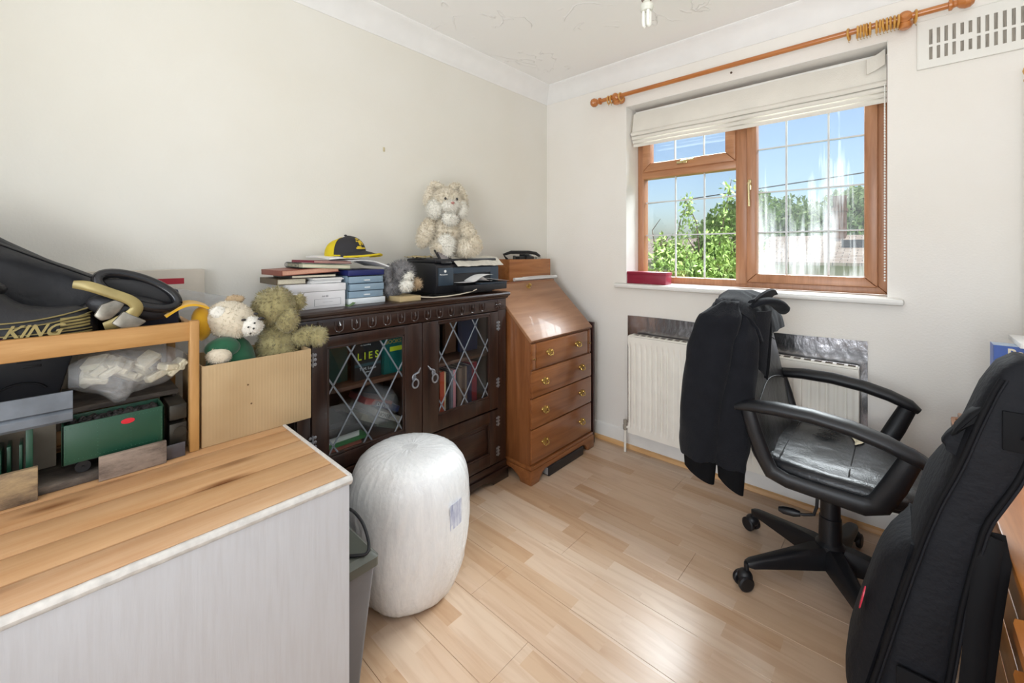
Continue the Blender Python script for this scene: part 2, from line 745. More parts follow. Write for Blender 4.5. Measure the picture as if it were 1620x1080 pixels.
def frame4(b, x0, x1, z0, z1, w, y0, y1, bev=0.006, wt=None, wb=None):
    """four mitred members"""
    wt = w if wt is None else wt
    wb = w if wb is None else wb
    def member(poly):
        b.prism(poly, 'y', y0, y1, bev)
    member([(x0, z0), (x0 + w, z0 + wb), (x0 + w, z1 - wt), (x0, z1)])
    member([(x1, z0), (x1, z1), (x1 - w, z1 - wt), (x1 - w, z0 + wb)])
    member([(x0, z0), (x1, z0), (x1 - w, z0 + wb), (x0 + w, z0 + wb)])
    member([(x0, z1), (x0 + w, z1 - wt), (x1 - w, z1 - wt), (x1, z1)])
    return b


win = struct('window_1', frame4(B(), WX0, WX1, WZ0 + 0.004, WZ1, 0.042, FY0, FY1), M_UPVC,
             label='wood-effect casement window with leaded panes')
obj('mullion', B().box(1.226, 1.286, FY0 - 0.004, FY1, WZ0 + 0.02, WZ1 - 0.03, 0.006), M_UPVC, win)
obj('transom', B().box(WX0 + 0.03, 1.23, FY0 - 0.002, FY1, 1.70, 1.752, 0.006), M_UPVCX, win)
fan = obj('fanlight', frame4(B(), 0.672, 1.228, 1.742, 2.11, 0.055, FY0 - 0.018, FY1 - 0.03, 0.007), M_UPVCX, win)
cas = obj('casement', frame4(B(), 1.284, 1.836, 1.058, 2.11, 0.05, FY0 - 0.018, FY1 - 0.03, 0.008, wb=0.048), M_UPVC, win)
obj('pane', B().box(0.67, 1.23, 0.198, 0.204, 1.06, 1.71), M_GLASS, win, 0)
obj('pane', B().box(0.722, 1.18, 0.188, 0.194, 1.795, 2.06), M_GLASS, win, 0)
obj('pane', B().box(1.332, 1.788, 0.188, 0.194, 1.104, 2.065), M_MIST, win, 0)
for x in (0.871, 1.045):
    obj('lead_strip', B().box(x - 0.0035, x + 0.0035, 0.195, 0.207, 1.064, 1.706), M_LEAD, win, 0)
    obj('lead_strip', B().box(x - 0.0035, x + 0.0035, 0.185, 0.197, 1.797, 2.055), M_LEAD, win, 0)
for z in (1.332, 1.547):
    obj('lead_strip', B().box(0.675, 1.226, 0.1955, 0.2065, z - 0.0035, z + 0.0035), M_LEAD, win, 0)
for x in (1.466, 1.647):
    obj('lead_strip', B().box(x - 0.004, x + 0.004, 0.185, 0.197, 1.108, 2.06), M_LEAD, win, 0)
for z in (1.332, 1.552, 1.79):
    obj('lead_strip', B().box(1.335, 1.785, 0.1855, 0.1965, z - 0.0035, z + 0.0035), M_LEAD, win, 0)
M_BRASS = mat('pale_brass', 'd8c89a', 0.25, 0.05, metal=0.9)
h = B().box(1.293, 1.311, 0.138, 0.15, 1.565, 1.625, 0.004)
h.cyl((1.302, 0.12, 1.60), (1.302, 0.142, 1.60), 0.009)
h.tube([(1.302, 0.118, 1.605), (1.302, 0.116, 1.58), (1.303, 0.119, 1.52), (1.304, 0.121, 1.475)], [0.008, 0.0085, 0.0075, 0.0095], 12, flat=0.7)
obj('handle', h, M_BRASS, win, label='pale brass lever handle')
h = B().box(0.90, 0.965, 0.134, 0.146, 1.765, 1.782, 0.004)
h.cyl((0.935, 0.125, 1.774), (0.935, 0.142, 1.774), 0.009)
h.tube([(0.93, 0.122, 1.776), (0.95, 0.12, 1.777), (0.985, 0.122, 1.78), (1.01, 0.124, 1.782)], [0.008, 0.008, 0.0065, 0.0075], 12, flat=0.7)
obj('handle', h, M_BRASS, win, label='pale brass fanlight handle')
# sill board and plastered reveals' white paint
b = B().box(0.565, 1.925, -0.04, 0.0, 0.998, 1.026, 0.010)
b.box(WX0 + 0.001, WX1 - 0.001, -0.012, FY0, 0.998, 1.026)
struct('trim_4', b, M_WHITE, label='white gloss window sill board')
b = B().box(WX0, WX0 + 0.003, 0.001, FY0, 1.026, WZ1)
b.box(WX0, WX1, 0.001, FY0, WZ1 - 0.003, WZ1)
b.box(WX1 - 0.003, WX1, 0.001, FY0, 1.026, WZ1)
struct('trim_5', b, M_WHITE, label='white painted window reveal', smooth=0)

# unseen second window, added in the right wall to go with the side fill lamp
w2 = B()
for a0, a1, c0, c1 in ((SY0, SY0 + .06, SZ0, SZ1), (SY1 - .06, SY1, SZ0, SZ1), (SY0, SY1, SZ0, SZ0 + .06), (SY0, SY1, SZ1 - .06, SZ1)):
    w2.box(XR + 0.03, XR + 0.09, a0, a1, c0, c1, 0.004)
win2 = struct('added_window', w2, M_UPVC, label='added side window frame')
obj('pane', B().box(XR + 0.055, XR + 0.06, SY0 + .05, SY1 - .05, SZ0 + .05, SZ1 - .05), M_GLASS, win2, 0)

# unseen eaves above the window, added to keep the sun off the floor
struct('trim_6', B().box(-2.0, 4.5, 0.30, 0.62, 2.42, 2.50), M_WHITE, label='unseen eaves board added outside to cut the sun')

# ------------------------------------------------------------------ outside
M_GRASS = mat('grass', '6f8f45', 0.9, 0.2, 3.0)
struct('garden_ground', B().box(-60, 60, 0.4, 120, -2.8, -2.6), M_GRASS, label='garden lawn far below the window')


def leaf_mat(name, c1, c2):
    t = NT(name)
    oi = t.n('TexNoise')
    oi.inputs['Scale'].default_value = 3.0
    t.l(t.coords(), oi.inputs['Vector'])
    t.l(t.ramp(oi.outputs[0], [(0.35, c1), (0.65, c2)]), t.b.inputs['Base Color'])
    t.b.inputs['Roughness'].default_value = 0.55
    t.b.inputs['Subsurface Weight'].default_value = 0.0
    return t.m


M_LEAF_A = leaf_mat('leaf_bright', '6c8a3a', 'a0b764')
M_LEAF_B = leaf_mat('leaf_deep', '5d8038', '88a850')
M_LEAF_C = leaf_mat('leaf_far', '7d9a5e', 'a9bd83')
M_BARK = mat('bark', '5b4a3a', 0.9, 0.2, bump=0.5)


def tree(name, label, base, blobs, nleaf, size, m, seed, group=None, twigs=()):
    """trunk and branches up to each blob centre, leaves scattered through the blobs"""
    rnd = random.Random(seed)
    t = thing(name, label, 'tree', base, group)
    tr = B()
    base = Vector(base)
    low = min(c[2] - r[2] for c, r in blobs)
    cx = sum(c[0] for c, r in blobs) / len(blobs)
    cy = sum(c[1] for c, r in blobs) / len(blobs)
    fork = Vector((cx, cy, low + 0.1))
    tr.tube([base, (base + fork) / 2 + Vector((0.05, 0, 0)), fork], [0.12, 0.09, 0.07], 8)
    for c, r in blobs:
        c = Vector(c)
        tr.tube([fork, (fork + c) / 2 + Vector((rnd.uniform(-.1, .1), 0, .1)), c + Vector((0, 0, r[2] * .5))], [0.05, 0.03, 0.008], 6)
        for k in range(6):
            d = Vector((rnd.gauss(0, 1), rnd.gauss(0, 1), rnd.uniform(0, 1.2))).normalized()
            e = c + Vector((d.x * r[0], d.y * r[1], d.z * r[2])) * 0.9
            tr.tube([c, (c + e) / 2 + Vector((0, 0, .05)), e], [0.018, 0.012, 0.004], 5)
    for tw in twigs:
        tr.tube(tw, [0.012, 0.008, 0.004][:len(tw)] if len(tw) == 3 else 0.006, 5)
    obj('trunk', tr, M_BARK, t)
    lf = B()
    vol = [r[0] * r[1] * r[2] for c, r in blobs]
    pts = []
    for i in rnd.choices(range(len(blobs)), vol, k=nleaf):
        c, r = blobs[i]
        d = Vector((rnd.gauss(0, 1), rnd.gauss(0, 1), rnd.gauss(0, 1))).normalized() * rnd.random() ** 0.4
        pts.append(Vector((c[0] + d.x * r[0], c[1] + d.y * r[1], c[2] + d.z * r[2])))
    for tw in twigs:
        for k in range(int(nleaf / 130)):
            u = rnd.random()
            a, e = Vector(tw[0]), Vector(tw[-1])
            pts.append(a.lerp(e, u) + Vector((rnd.gauss(0, .05), rnd.gauss(0, .05), rnd.gauss(0, .05))))
    for p in pts:
        if mnoise.noise(p * 1.9 + Vector((seed, 0, 0))) < -0.2:
            continue
        q = Euler((rnd.uniform(0, 6.3), rnd.uniform(0, 6.3), rnd.uniform(0, 6.3))).to_matrix()
        s = size * rnd.uniform(0.6, 1.3)
        vs = [lf.bm.verts.new(p + q @ Vector(w)) for w in ((-s, 0, 0), (0, -s * .45, s * .1), (s, 0, 0), (0, s * .45, s * .1))]
        lf._face(vs)
    o = obj('foliage', lf, m, t, 0)
    o['kind'] = 'stuff'
    return t


tree('garden_shrub', 'leafy green shrub close outside the left pane', (-0.6, 4.6, -2.6),
     [((-0.95, 4.6, 0.55), (0.9, 0.7, 0.75)), ((-0.05, 4.7, 0.5), (0.75, 0.7, 0.65)), ((-0.5, 4.9, 0.9), (0.9, 0.5, 0.7)),
      ((-1.2, 4.8, 1.2), (0.4, 0.4, 0.35)), ((0.0, 4.9, 1.25), (0.4, 0.4, 0.4))],
     15000, 0.042, M_LEAF_A, 3, twigs=[((-0.9, 4.7, 1.3), (-0.8, 4.7, 1.8), (-0.62, 4.7, 2.1)), ((-0.2, 4.7, 1.3), (-0.1, 4.7, 1.9), (-0.02, 4.7, 2.35)),
                                     ((-0.5, 4.7, 1.2), (-0.55, 4.7, 1.7), (-0.75, 4.7, 2.15)), ((-1.3, 4.8, 1.3), (-1.35, 4.8, 1.6), (-1.2, 4.8, 1.8))])
tree('garden_tree', 'rounded bright green tree behind the shrub, left of the mullion', (-1.0, 9.0, -2.6),
     [((-1.15, 9.0, 1.7), (0.75, 0.7, 0.8)), ((-0.75, 9.1, 2.2), (0.6, 0.6, 0.55)), ((-1.5, 9.0, 1.2), (0.6, 0.6, 0.6))], 6000, 0.07, M_LEAF_B, 5)
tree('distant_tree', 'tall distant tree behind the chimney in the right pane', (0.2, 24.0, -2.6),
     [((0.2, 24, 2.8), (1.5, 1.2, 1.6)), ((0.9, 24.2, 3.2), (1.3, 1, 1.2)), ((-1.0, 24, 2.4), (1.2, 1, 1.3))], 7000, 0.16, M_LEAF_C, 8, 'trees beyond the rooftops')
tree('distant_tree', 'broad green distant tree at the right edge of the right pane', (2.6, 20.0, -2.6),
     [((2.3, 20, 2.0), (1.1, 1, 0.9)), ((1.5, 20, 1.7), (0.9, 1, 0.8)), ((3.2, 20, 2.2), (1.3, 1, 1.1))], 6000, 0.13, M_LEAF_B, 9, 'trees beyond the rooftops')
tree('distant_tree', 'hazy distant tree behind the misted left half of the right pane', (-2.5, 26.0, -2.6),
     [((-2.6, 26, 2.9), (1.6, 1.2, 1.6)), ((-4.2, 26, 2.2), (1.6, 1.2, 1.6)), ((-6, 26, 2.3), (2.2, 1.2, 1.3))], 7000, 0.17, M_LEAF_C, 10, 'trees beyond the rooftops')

# neighbouring bungalow
M_TILE = NT('roof_tiles')
_br = M_TILE.n('TexBrick')
_br.inputs['Scale'].default_value = 1.0
_br.inputs['Brick Width'].default_value = 0.3
_br.inputs['Row Height'].default_value = 0.16
_br.inputs['Mortar Size'].default_value = 0.012
_br.inputs['Color1'].default_value = lin('b9aa9a')
_br.inputs['Color2'].default_value = lin('a08f80')
_br.inputs['Mortar'].default_value = lin('6f645c')
M_TILE.l(M_TILE.coords(), _br.inputs['Vector'])
M_TILE.l(_br.outputs[0], M_TILE.b.inputs['Base Color'])
M_TILE.b.inputs['Roughness'].default_value = 0.85
bg = thing('bungalow', 'pale bungalow with tiled roof and chimney seen through the right pane', 'building', (0.5, 13, -2.6))
obj('wall', B().box(-8, 6.5, 12.0, 18, -2.6, 0.95), mat('cream_render', 'd9d2c2', 0.9), bg)
obj('roof', B().prism([(11.5, 0.92), (14.9, 1.75), (18.4, 0.92), (18.4, 0.84), (14.9, 1.66), (11.5, 0.84)], 'x', -8.3, 6.8), M_TILE.m, bg)
ch = B().box(0.32, 0.66, 14.4, 14.9, 1.4, 2.62)
ch.box(0.29, 0.69, 14.35, 14.95, 2.5, 2.6)
ch.lathe([(0.1, 2.5), (0.11, 2.85), (0.13, 2.9)], (0.42, 14.65, 0.1), 12)
ch.lathe([(0.1, 2.5), (0.11, 2.85), (0.13, 2.9)], (0.57, 14.65, 0.1), 12)
obj('chimney', ch, mat('chimney_brick', '8f6b55', 0.9, 0.2, 8), bg)
obj('flat_roof', B().box(0.66, 5.2, 13.2, 14.3, 1.28, 1.56), mat('dark_felt', '4a4c52', 0.8), bg)
for x in (-6, -3.5, -1, 1.6, 4):
    f = obj('window', B().box(x, x + 1.2, 11.95, 12.02, -0.6, 0.55, 0.02), mat('pvc_white', 'eeeeea', 0.4), bg)
    obj('pane', B().box(x + .1, x + 1.1, 11.93, 11.96, -0.5, 0.45), mat('dark_pane', '5b6a74', 0.1), f)
cb = B().tube([(-12, 11, 2.6), (-3, 11, 2.85), (1.2, 11, 3.15), (12, 11, 4.1)], 0.016, 6)
tag(obj('telephone_cable', cb, mat('cable_black', '4b5058', 0.6)), 'thin overhead cable crossing the sky outside the right pane', 'cable')

# ================================================================== window furnishings
M_FAB = mat('blind_fabric', 'e9e4da', 0.85, 0.04, 6, bump=0.15, bscale=220, sheen=0.2)
bl = thing('roman_blind', 'off-white roman blind gathered up at the top of the window', 'blind', (1.25, 0.08, 1.9))
BX0, BX1 = 0.645, 1.868
obj('headrail', B().box(BX0 + .01, BX1 - .004, 0.085, 0.13, 2.085, 2.125, 0.004), M_WHITE, bl)


def sheet(z0, z1, y0, y1, bow, th=0.006, x0=BX0, x1=BX1):
    def f(u, v):
        x = x0 + (x1 - x0) * u
        z = z0 + (z1 - z0) * v
        yy = y0 + (y1 - y0) * v - bow * math.sin(PI * v) + 0.004 * mnoise.noise(Vector((x * 5, z * 9, 1)))
        z += 0.004 * mnoise.noise(Vector((x * 4, 3, z * 3)))
        return (x, yy, z)
    return B().grid(f, 24, 6, th)


obj('blind_panel', sheet(1.975, 2.115, 0.06, 0.085, 0.004), M_FAB, bl, 60)
for i, (z0, z1, yy) in enumerate(((1.962, 1.992, 0.045), (1.940, 1.972, 0.057), (1.918, 1.950, 0.069), (1.896, 1.930, 0.081))):
    obj('fold', sheet(z0, z1, yy, yy + 0.012, 0.012), M_FAB, bl, 60)
# loose corner turned over at the right end
obj('turned_corner', B().grid(lambda u, v: (1.80 + 0.062 * u, 0.04 + 0.02 * v + 0.012 * math.sin(PI * u), 2.03 + 0.075 * v + 0.03 * u), 6, 5, 0.003), M_FAB, bl, 60)
# beaded chain down the right reveal
cn = B()
for k in range(70):
    for dy in (0.02, 0.04):
        cn.ell((1.862, dy, 1.10 + 0.0125 * k), (0.003, 0.003, 0.004), nu=6, nv=4)
o = obj('bead_chain', cn, M_WHITE, bl)
o['kind'] = 'stuff'

M_POLE = wood('pole_wood', 'c98346', 'a8602a', 'x', 0.3, 1.2, bump=0.02, coat=0.3)
M_RING = wood('ring_wood', 'dcaa5a', 'bf8436', 'z', 0.35, 2.0, bump=0.02)
cp = thing('curtain_pole', 'turned wooden curtain pole above the window', 'curtain pole', (1.25, -0.08, 2.19))
PY, PZ = -0.08, 2.193
obj('pole', B().cyl((0.50, PY, PZ), (2.05, PY, PZ), 0.0125, seg=20), M_POLE, cp)
fin = [(0.0125, 0), (0.021, 0.002), (0.022, 0.01), (0.014, 0.016), (0.013, 0.024), (0.022, 0.032), (0.028, 0.046), (0.026, 0.060), (0.017, 0.070), (0.003, 0.074)]
obj('finial', B().lathe([(r, -h) for r, h in fin], (0.50, PY, PZ), 20, 'x'), M_POLE, cp)
obj('finial', B().lathe(fin, (2.05, PY, PZ), 20, 'x'), M_POLE, cp)
for x in (0.605, 1.927):
    b = B().lathe([(0.024, -0.002), (0.026, -0.008), (0.022, -0.02), (0.017, -0.03), (0.018, -0.06), (0.022, -0.075), (0.022, -0.092), (0.010, -0.1)], (x, 0, PZ), 18, 'y')
    b.lathe([(0.012, -0.045), (0.02, -0.040), (0.021, -0.025), (0.013, 0.0)], (x, PY + .01, PZ), 16, 'z')
    obj('bracket', b, M_POLE, cp)


def ring(x, tilt):
    t = thing('curtain_ring', 'wooden curtain ring threaded on the pole', 'ring', (x, PY, PZ - 0.009), 'wooden curtain rings')
    pts = []
    M = Euler((0, R(tilt * 0.2), R(tilt))).to_matrix()
    b = B()
    rings = []
    for k in range(20):
        a = 2 * PI * k / 20
        ctr = M @ Vector((0, 0.0235 * math.cos(a), 0.0235 * math.sin(a)))
        rad = M @ Vector((0, math.cos(a), math.sin(a)))
        ax = M @ Vector((1, 0, 0))
        rings.append([Vector((x, PY, PZ - 0.008)) + ctr + (rad * math.cos(q) + ax * math.sin(q)) * 0.0042 for q in [2 * PI * j / 8 for j in range(8)]])
    rings.append(rings[0])
    b.loft(rings, cap=False)
    obj('hoop', b, M_RING, t)
    ey = B().tube([(x, PY, PZ - 0.034), (x, PY, PZ - 0.042), (x + .003, PY - .003, PZ - 0.046)], 0.0014, 6)
    obj('screw_eye', ey, M_BRASS, t)
    return t


rr = random.Random(2)
xs = [0.555, 0.575, 0.640] + [1.745] + [1.775 + 0.0105 * k for k in range(5)] + [1.838 + 0.0112 * k for k in range(7)] + [1.958]
for i, x in enumerate(xs):
    t = ring(x, rr.uniform(-8, 8))
    if i < 2:
        t['label'] = 'wooden curtain ring left of the left bracket, %s the finial' % ['nearer', 'farther from'][i]
    elif i == 2:
        t['label'] = 'wooden curtain ring alone just right of the left bracket'
    elif i == 3:
        t['label'] = 'wooden curtain ring leftmost of those bunched at the right end'
    elif i < 9:
        t['label'] = '%s curtain ring from the left in the bunch of five left of the right bracket' % ['first', 'second', 'third', 'fourth', 'fifth'][i - 4]
    elif i < 16:
        t['label'] = '%s curtain ring from the left in the bunch of seven touching the right bracket' % ['first', 'second', 'third', 'fourth', 'fifth', 'sixth', 'seventh'][i - 9]
    else:
        t['label'] = 'wooden curtain ring alone right of the right bracket'

# vent
M_VENT = mat('vent_white', 'eceae3', 0.45, 0.02)
vt = thing('wall_vent', 'white slotted ventilation grille high on the window wall', 'vent', (2.11, 0, 1.99))
VX0, VX1, VZ0, VZ1 = 1.968, 2.285, 1.990, 2.185
cols = [VX0 + 0.032 + 0.0222 * k for k in range(12)]
b = B()
sl = 0.0100
zrows = {}
xe = [VX0]
for k, cx in enumerate(cols):
    short = k in (4, 5)
    lo = (2.020, 2.072) if not short else (2.026, 2.068)
    hi = (2.082, 2.135 + .01) if not short else (2.093, 2.135 + .005)
    zrows[k] = (lo, hi)
    b.box(xe[-1], cx, -0.008, -0.001, VZ0, VZ1)
    b.box(cx, cx + sl, -0.008, -0.001, VZ0, lo[0])
    b.box(cx, cx + sl, -0.008, -0.001, lo[1], hi[0])
    b.box(cx, cx + sl, -0.008, -0.001, hi[1], VZ1)
    xe.append(cx + sl)
b.box(xe[-1], VX1, -0.008, -0.001, VZ0, VZ1)
obj('face_plate', b, M_VENT, vt, 0)
lip = B()
lip.box(VX0 - .003, VX1 + .003, -0.011, -0.001, VZ0 - .004, VZ0, 0.001)
lip.box(VX0 - .003, VX1 + .003, -0.011, -0.001, VZ1, VZ1 + .004, 0.001)
lip.box(VX0 - .004, VX0, -0.011, -0.001, VZ0 - .004, VZ1 + .004, 0.001)
lip.box(VX1, VX1 + .004, -0.011, -0.001, VZ0 - .004, VZ1 + .004, 0.001)
obj('rim', lip, M_VENT, vt)
M_MESH = mat('vent_mesh', 'a8a094', 0.8, 0.25, 300, stretch=(1, 1, 0.05))
for k, cx in enumerate(cols):
    for lo, hi in zrows[k]:
        obj('slot_mesh', B().box(cx - .001, cx + sl + .001, -0.0035, -0.0005, lo - .001, hi + .001), M_MESH, vt, 0)
tag(obj('wall_plug', B().lathe([(0.002, -0.003), (0.0055, -0.003), (0.006, 0.0005)], (1.247, -0.0005, 2.185), 10, 'y'), mat('plug_brown', '5b4636', 0.7)), 'small dark wall plug above the window recess', 'wall plug')
tag(obj('picture_hook', B().box(0.0005, 0.004, -1.338, -1.328, 1.73, 1.752, 0.001), mat('hook_beige', 'cfc39f', 0.5)), 'tiny picture hook left on the bare cream wall', 'hook')

# pendant bulb
bp = thing('ceiling_bulb', 'compact fluorescent bulb hanging from a pendant holder', 'light bulb', (1.247, -1.026, 2.03))
bx, by = 1.247, -1.026
obj('flex', B().cyl((bx, by, 2.20), (bx, by, 2.385), 0.0035, seg=8), M_WHITE, bp)
obj('ceiling_rose', B().lathe([(0.04, 2.399), (0.04, 2.385), (0.02, 2.372), (0.006, 2.365)], (bx, by, 0), 20), M_WHITE, bp)
obj('lamp_holder', B().lathe([(0.008, 2.21), (0.014, 2.195), (0.0155, 2.15), (0.0185, 2.148), (0.0185, 2.125), (0.012, 2.12)], (bx, by, 0), 18), mat('holder_brown', '8d7c72', 0.5), bp)
obj('ballast', B().lathe([(0.011, 2.124), (0.013, 2.115), (0.022, 2.106), (0.0235, 2.094), (0.019, 2.084), (0.008, 2.082)], (bx, by, 0), 20), mat('ballast_white', 'd9d9cd', 0.45), bp)
tb = B()
for dx in (-0.0085, 0.0085):
    for s in (-1, 1):
        tb.tube([(bx + dx, by + s * .007, 2.085), (bx + dx, by + s * .007, 2.04), (bx + dx, by + s * .004, 2.0335), (bx + dx, by, 2.032)], 0.0055, 10)
obj('tube', tb, mat('phosphor_white', 'f4f3ea', 0.3, 0.02), bp)

# red box on the sill
M_RED = mat('red_card', '8e1a35', 0.45, 0.06, coat=0.1)
rb = thing('red_box', 'dark red lidded box on the window sill', 'box', (0.74, 0.05, 1.026))
obj('tray', B().box(0.60, 0.885, 0.012, 0.098, 1.0265, 1.088, 0.003), M_RED, rb)
obj('lid', B().box(0.597, 0.888, 0.009, 0.101, 1.082, 1.101, 0.003), M_RED, rb)

# radiator
M_RAD = mat('radiator_enamel', 'f6f2e8', 0.35, 0.03)
ra = thing('radiator', 'cream convector radiator under the window', 'radiator', (1.23, -0.09, 0.12))
RX0, RX1, RZ0, RZ1, RYF = 0.70, 1.78, 0.132, 0.715, -0.105


def radf(u, v):
    x = RX0 + (RX1 - RX0) * u
    z = RZ0 + (RZ1 - RZ0) * v
    zt = min(1, max(0, (z - RZ0 - 0.035) / 0.025)) * min(1, max(0, (RZ1 - 0.04 - z) / 0.025))
    n = 32
    ph = (x - RX0 - 0.012) / (RX1 - RX0 - .024) * n
    fr = ph - math.floor(ph)
    wv = min(1, max(0, (0.5 - abs(fr - 0.5) - 0.10) / 0.10)) if 0 <= ph <= n else 0.0
    return (x, RYF + 0.008 * (1 - wv) * zt, z)


b = B()
nu = 32 * 8
b.grid(radf, nu, 40, 0.004)
obj('front_panel', b, M_RAD, ra, 60)
obj('back_panel', B().box(RX0 + .01, RX1 - .01, -0.050, -0.042, RZ0 + .02, RZ1 - .02, 0.003), M_RAD, ra)
g = B()
g.box(RX0 + .004, RX1 - .004, RYF + .004, -0.038, RZ1, RZ1 + 0.008, 0.003)
obj('top_grille', g, M_RAD, ra)
for k in range(26):
    x = RX0 + 0.03 + k * 0.0405
    obj('grille_slot', B().box(x, x + 0.026, RYF + .018, -0.055, RZ1 + .0078, RZ1 + .0088), mat('slot_dark', '6a635a', 0.8), ra, 0)
for x in (RX0, RX1 - 0.004):
    obj('side_panel', B().box(x, x + 0.004, RYF + .006, -0.038, RZ0 + .01, RZ1 + .004, 0.001), M_RAD, ra)
for x in (0.95, 1.55):
    obj('wall_bracket', B().box(x - .012, x + .012, -0.045, -0.008, 0.2, 0.68), M_RAD, ra)
p = B().tube([(0.672, -0.085, 0.002), (0.672, -0.085, 0.14)], 0.0078, 12)
p.tube([(0.672, -0.085, 0.155), (0.72, -0.085, 0.155)], 0.008, 10)
obj('pipe', p, M_RAD, ra)
obj('valve', B().lathe([(0.010, 0.135), (0.013, 0.14), (0.013, 0.165), (0.009, 0.17), (0.011, 0.175), (0.011, 0.196), (0.004, 0.2)], (0.672, -0.085, 0), 16), mat('valve_grey', 'a59d90', 0.5), ra)


def foil_mat():
    t = NT('crinkled_foil')
    v = t.coords((1, 1, 0.5))
    n = t.n('TexNoise')
    n.inputs['Scale'].default_value = 22
    n.inputs['Detail'].default_value = 6
    t.l(v, n.inputs['Vector'])
    n2 = t.n('TexNoise')
    n2.inputs['Scale'].default_value = 4
    t.l(v, n2.inputs['Vector'])
    t.l(t.ramp(n2.outputs[0], [(0.3, '8f8c90'), (0.7, 'c9c9cc')]), t.b.inputs['Base Color'])
    t.b.inputs['Metallic'].default_value = 1.0
    t.b.inputs['Roughness'].default_value = 0.22
    t.bump(n.outputs[0], 0.16, 0.02)
    return t.m


tag(obj('radiator_foil', B().grid(lambda u, v: (0.648 + 1.158 * u, -0.004 - 0.003 * mnoise.noise(Vector((u * 6, v * 3, 0))) - 0.002, 0.15 + (0.675 + .004 * math.sin(u * 7)) * v), 40, 12, 0.001), foil_mat(), None, 60),
    'crinkled silver reflective foil sheet on the wall behind the radiator', 'foil sheet')

# ================================================================== boarded box along the left wall
M_PLANKS = [wood('pine_plank_%d' % i, c, d, 'y', 0.42, 1.0, knots='7a4c26', bump=0.05) for i, (c, d) in enumerate(
    (('cfa97f', 'b98a5c'), ('c9a177', 'b08154'), ('d3b08a', 'bf9168')))]


def brushed_paint():
    t = NT('brushed_white_paint')
    v = t.coords((40, 40, 3))
    n = t.n('TexNoise')
    n.inputs['Scale'].default_value = 3
    n.inputs['Detail'].default_value = 6
    t.l(v, n.inputs['Vector'])
    t.l(t.ramp(n.outputs[0], [(0.3, 'b8b7b8'), (0.6, 'bdbdbf')]), t.b.inputs['Base Color'])
    t.b.inputs['Roughness'].default_value = 0.45
    t.bump(n.outputs[0], 0.14, 0.005)
    return t.m


M_BRUSH = brushed_paint()
TZ = 0.68
TY1 = -1.962
TX1 = 0.926
bk = thing('boarded_bench', 'white painted box with a pine plank top against the left wall', 'storage bench', (0.45, -2.45, 0))
obj('front_panel', B().box(TX1 - 0.02, TX1 - 0.004, YB + .01, TY1 - .006, 0.001, TZ - 0.012), M_BRUSH, bk)
obj('end_panel', B().box(0.02, TX1 - 0.0205, TY1 - 0.022, TY1 - 0.006, 0.001, TZ - 0.012), M_BRUSH, bk)
xs_ = [0.018, 0.165, 0.31, 0.42, 0.525, 0.628, 0.732, 0.828, 0.914]
for i in range(len(xs_) - 1):
    obj('plank', B().box(xs_[i] + .0026, xs_[i + 1] - .0026, YB + .01, TY1 - 0.006, TZ - 0.0118, TZ, 0.0006), M_PLANKS[(i * 2 + i // 2) % 3], bk)
obj('gap_shade_sheet', B().box(0.02, TX1 - .022, YB + .012, TY1 - .024, TZ - 0.034, TZ - 0.012), mat('gap_dark', '2a1c10', 0.9), bk)  # near-black sheet under the planks, puts the shade of the gaps into colour
e = B()
for k in range(1):
    def edge(u, v):
        a = 2 * PI * v
        yy = YB + .01 + (TY1 - YB - .01) * u
        w = 0.0016 * mnoise.noise(Vector((yy * 40, 0, 3)))
        return (TX1 - 0.006 + 0.0085 * math.cos(a) + w, yy, TZ - 0.008 + 0.0105 * math.sin(a) + w)
    e.grid(edge, 90, 10)
obj('edge_moulding', e, mat('chipped_white', 'd3cfc8', 0.5, 0.12, 60), bk, 60)
obj('edge_strip', B().box(0.02, TX1 - .006, TY1 - 0.007, TY1 + 0.002, TZ - 0.022, TZ + 0.003, 0.0015), mat('chipped_white', 'e9e4da'), bk)

# ================================================================== rack on the box
BEFORE = set(bpy.data.objects)
BTZ, TZ = TZ, 0.65      # built over a datum of 0.65, then the whole group is set on the planks
M_RACK = wood('rack_beech', 'c79a62', 'a8783f', 'y', 0.45, 1.2, bump=0.05)
M_RACKZ = wood('rack_beech_upright', 'c2955c', 'a3743c', 'z', 0.45, 1.2, bump=0.05)
rk = thing('wooden_rack', 'low beech rack standing on the plank top', 'rack', (0.22, -2.55, TZ))
RKX, RKY = 0.41, -2.172
obj('front_rail', B().box(RKX - 0.018, RKX - 0.002, YB + 0.02, RKY - 0.014, 0.955, 1.006, 0.003), M_RACK, rk)
obj('back_rail', B().box(0.05, 0.066, YB + 0.02, RKY - 0.014, 0.955, 1.006, 0.003), M_RACK, rk)
obj('end_rail', B().box(0.066, RKX - 0.02, RKY - 0.022, RKY - 0.006, 0.955, 1.0, 0.003), M_RACK, rk)
for x in (0.05, RKX - 0.02):
    for y in (RKY - 0.022, YB + 0.02):
        obj('leg', B().box(x, x + 0.024, y, y + 0.022, TZ + .0005, 1.009, 0.003), M_RACKZ, rk)
for k in range(7):
    x = 0.075 + k * 0.046
    obj('slat', B().box(x, x + 0.036, YB + 0.03, RKY - 0.01, 0.972, 0.984, 0.002), M_RACK, rk)

# ---- under the rack
M_GREEN = mat('model_green', '1f4a36', 0.4, 0.06)
M_BLACK = mat('matt_black', '18181b', 0.55, 0.1)
M_COAL = mat('coal', '2a2624', 0.7, 0.3, 90)
M_RUST = mat('grimy_metal', '5a5750', 0.55, 0.25, 20, metal=0.3)


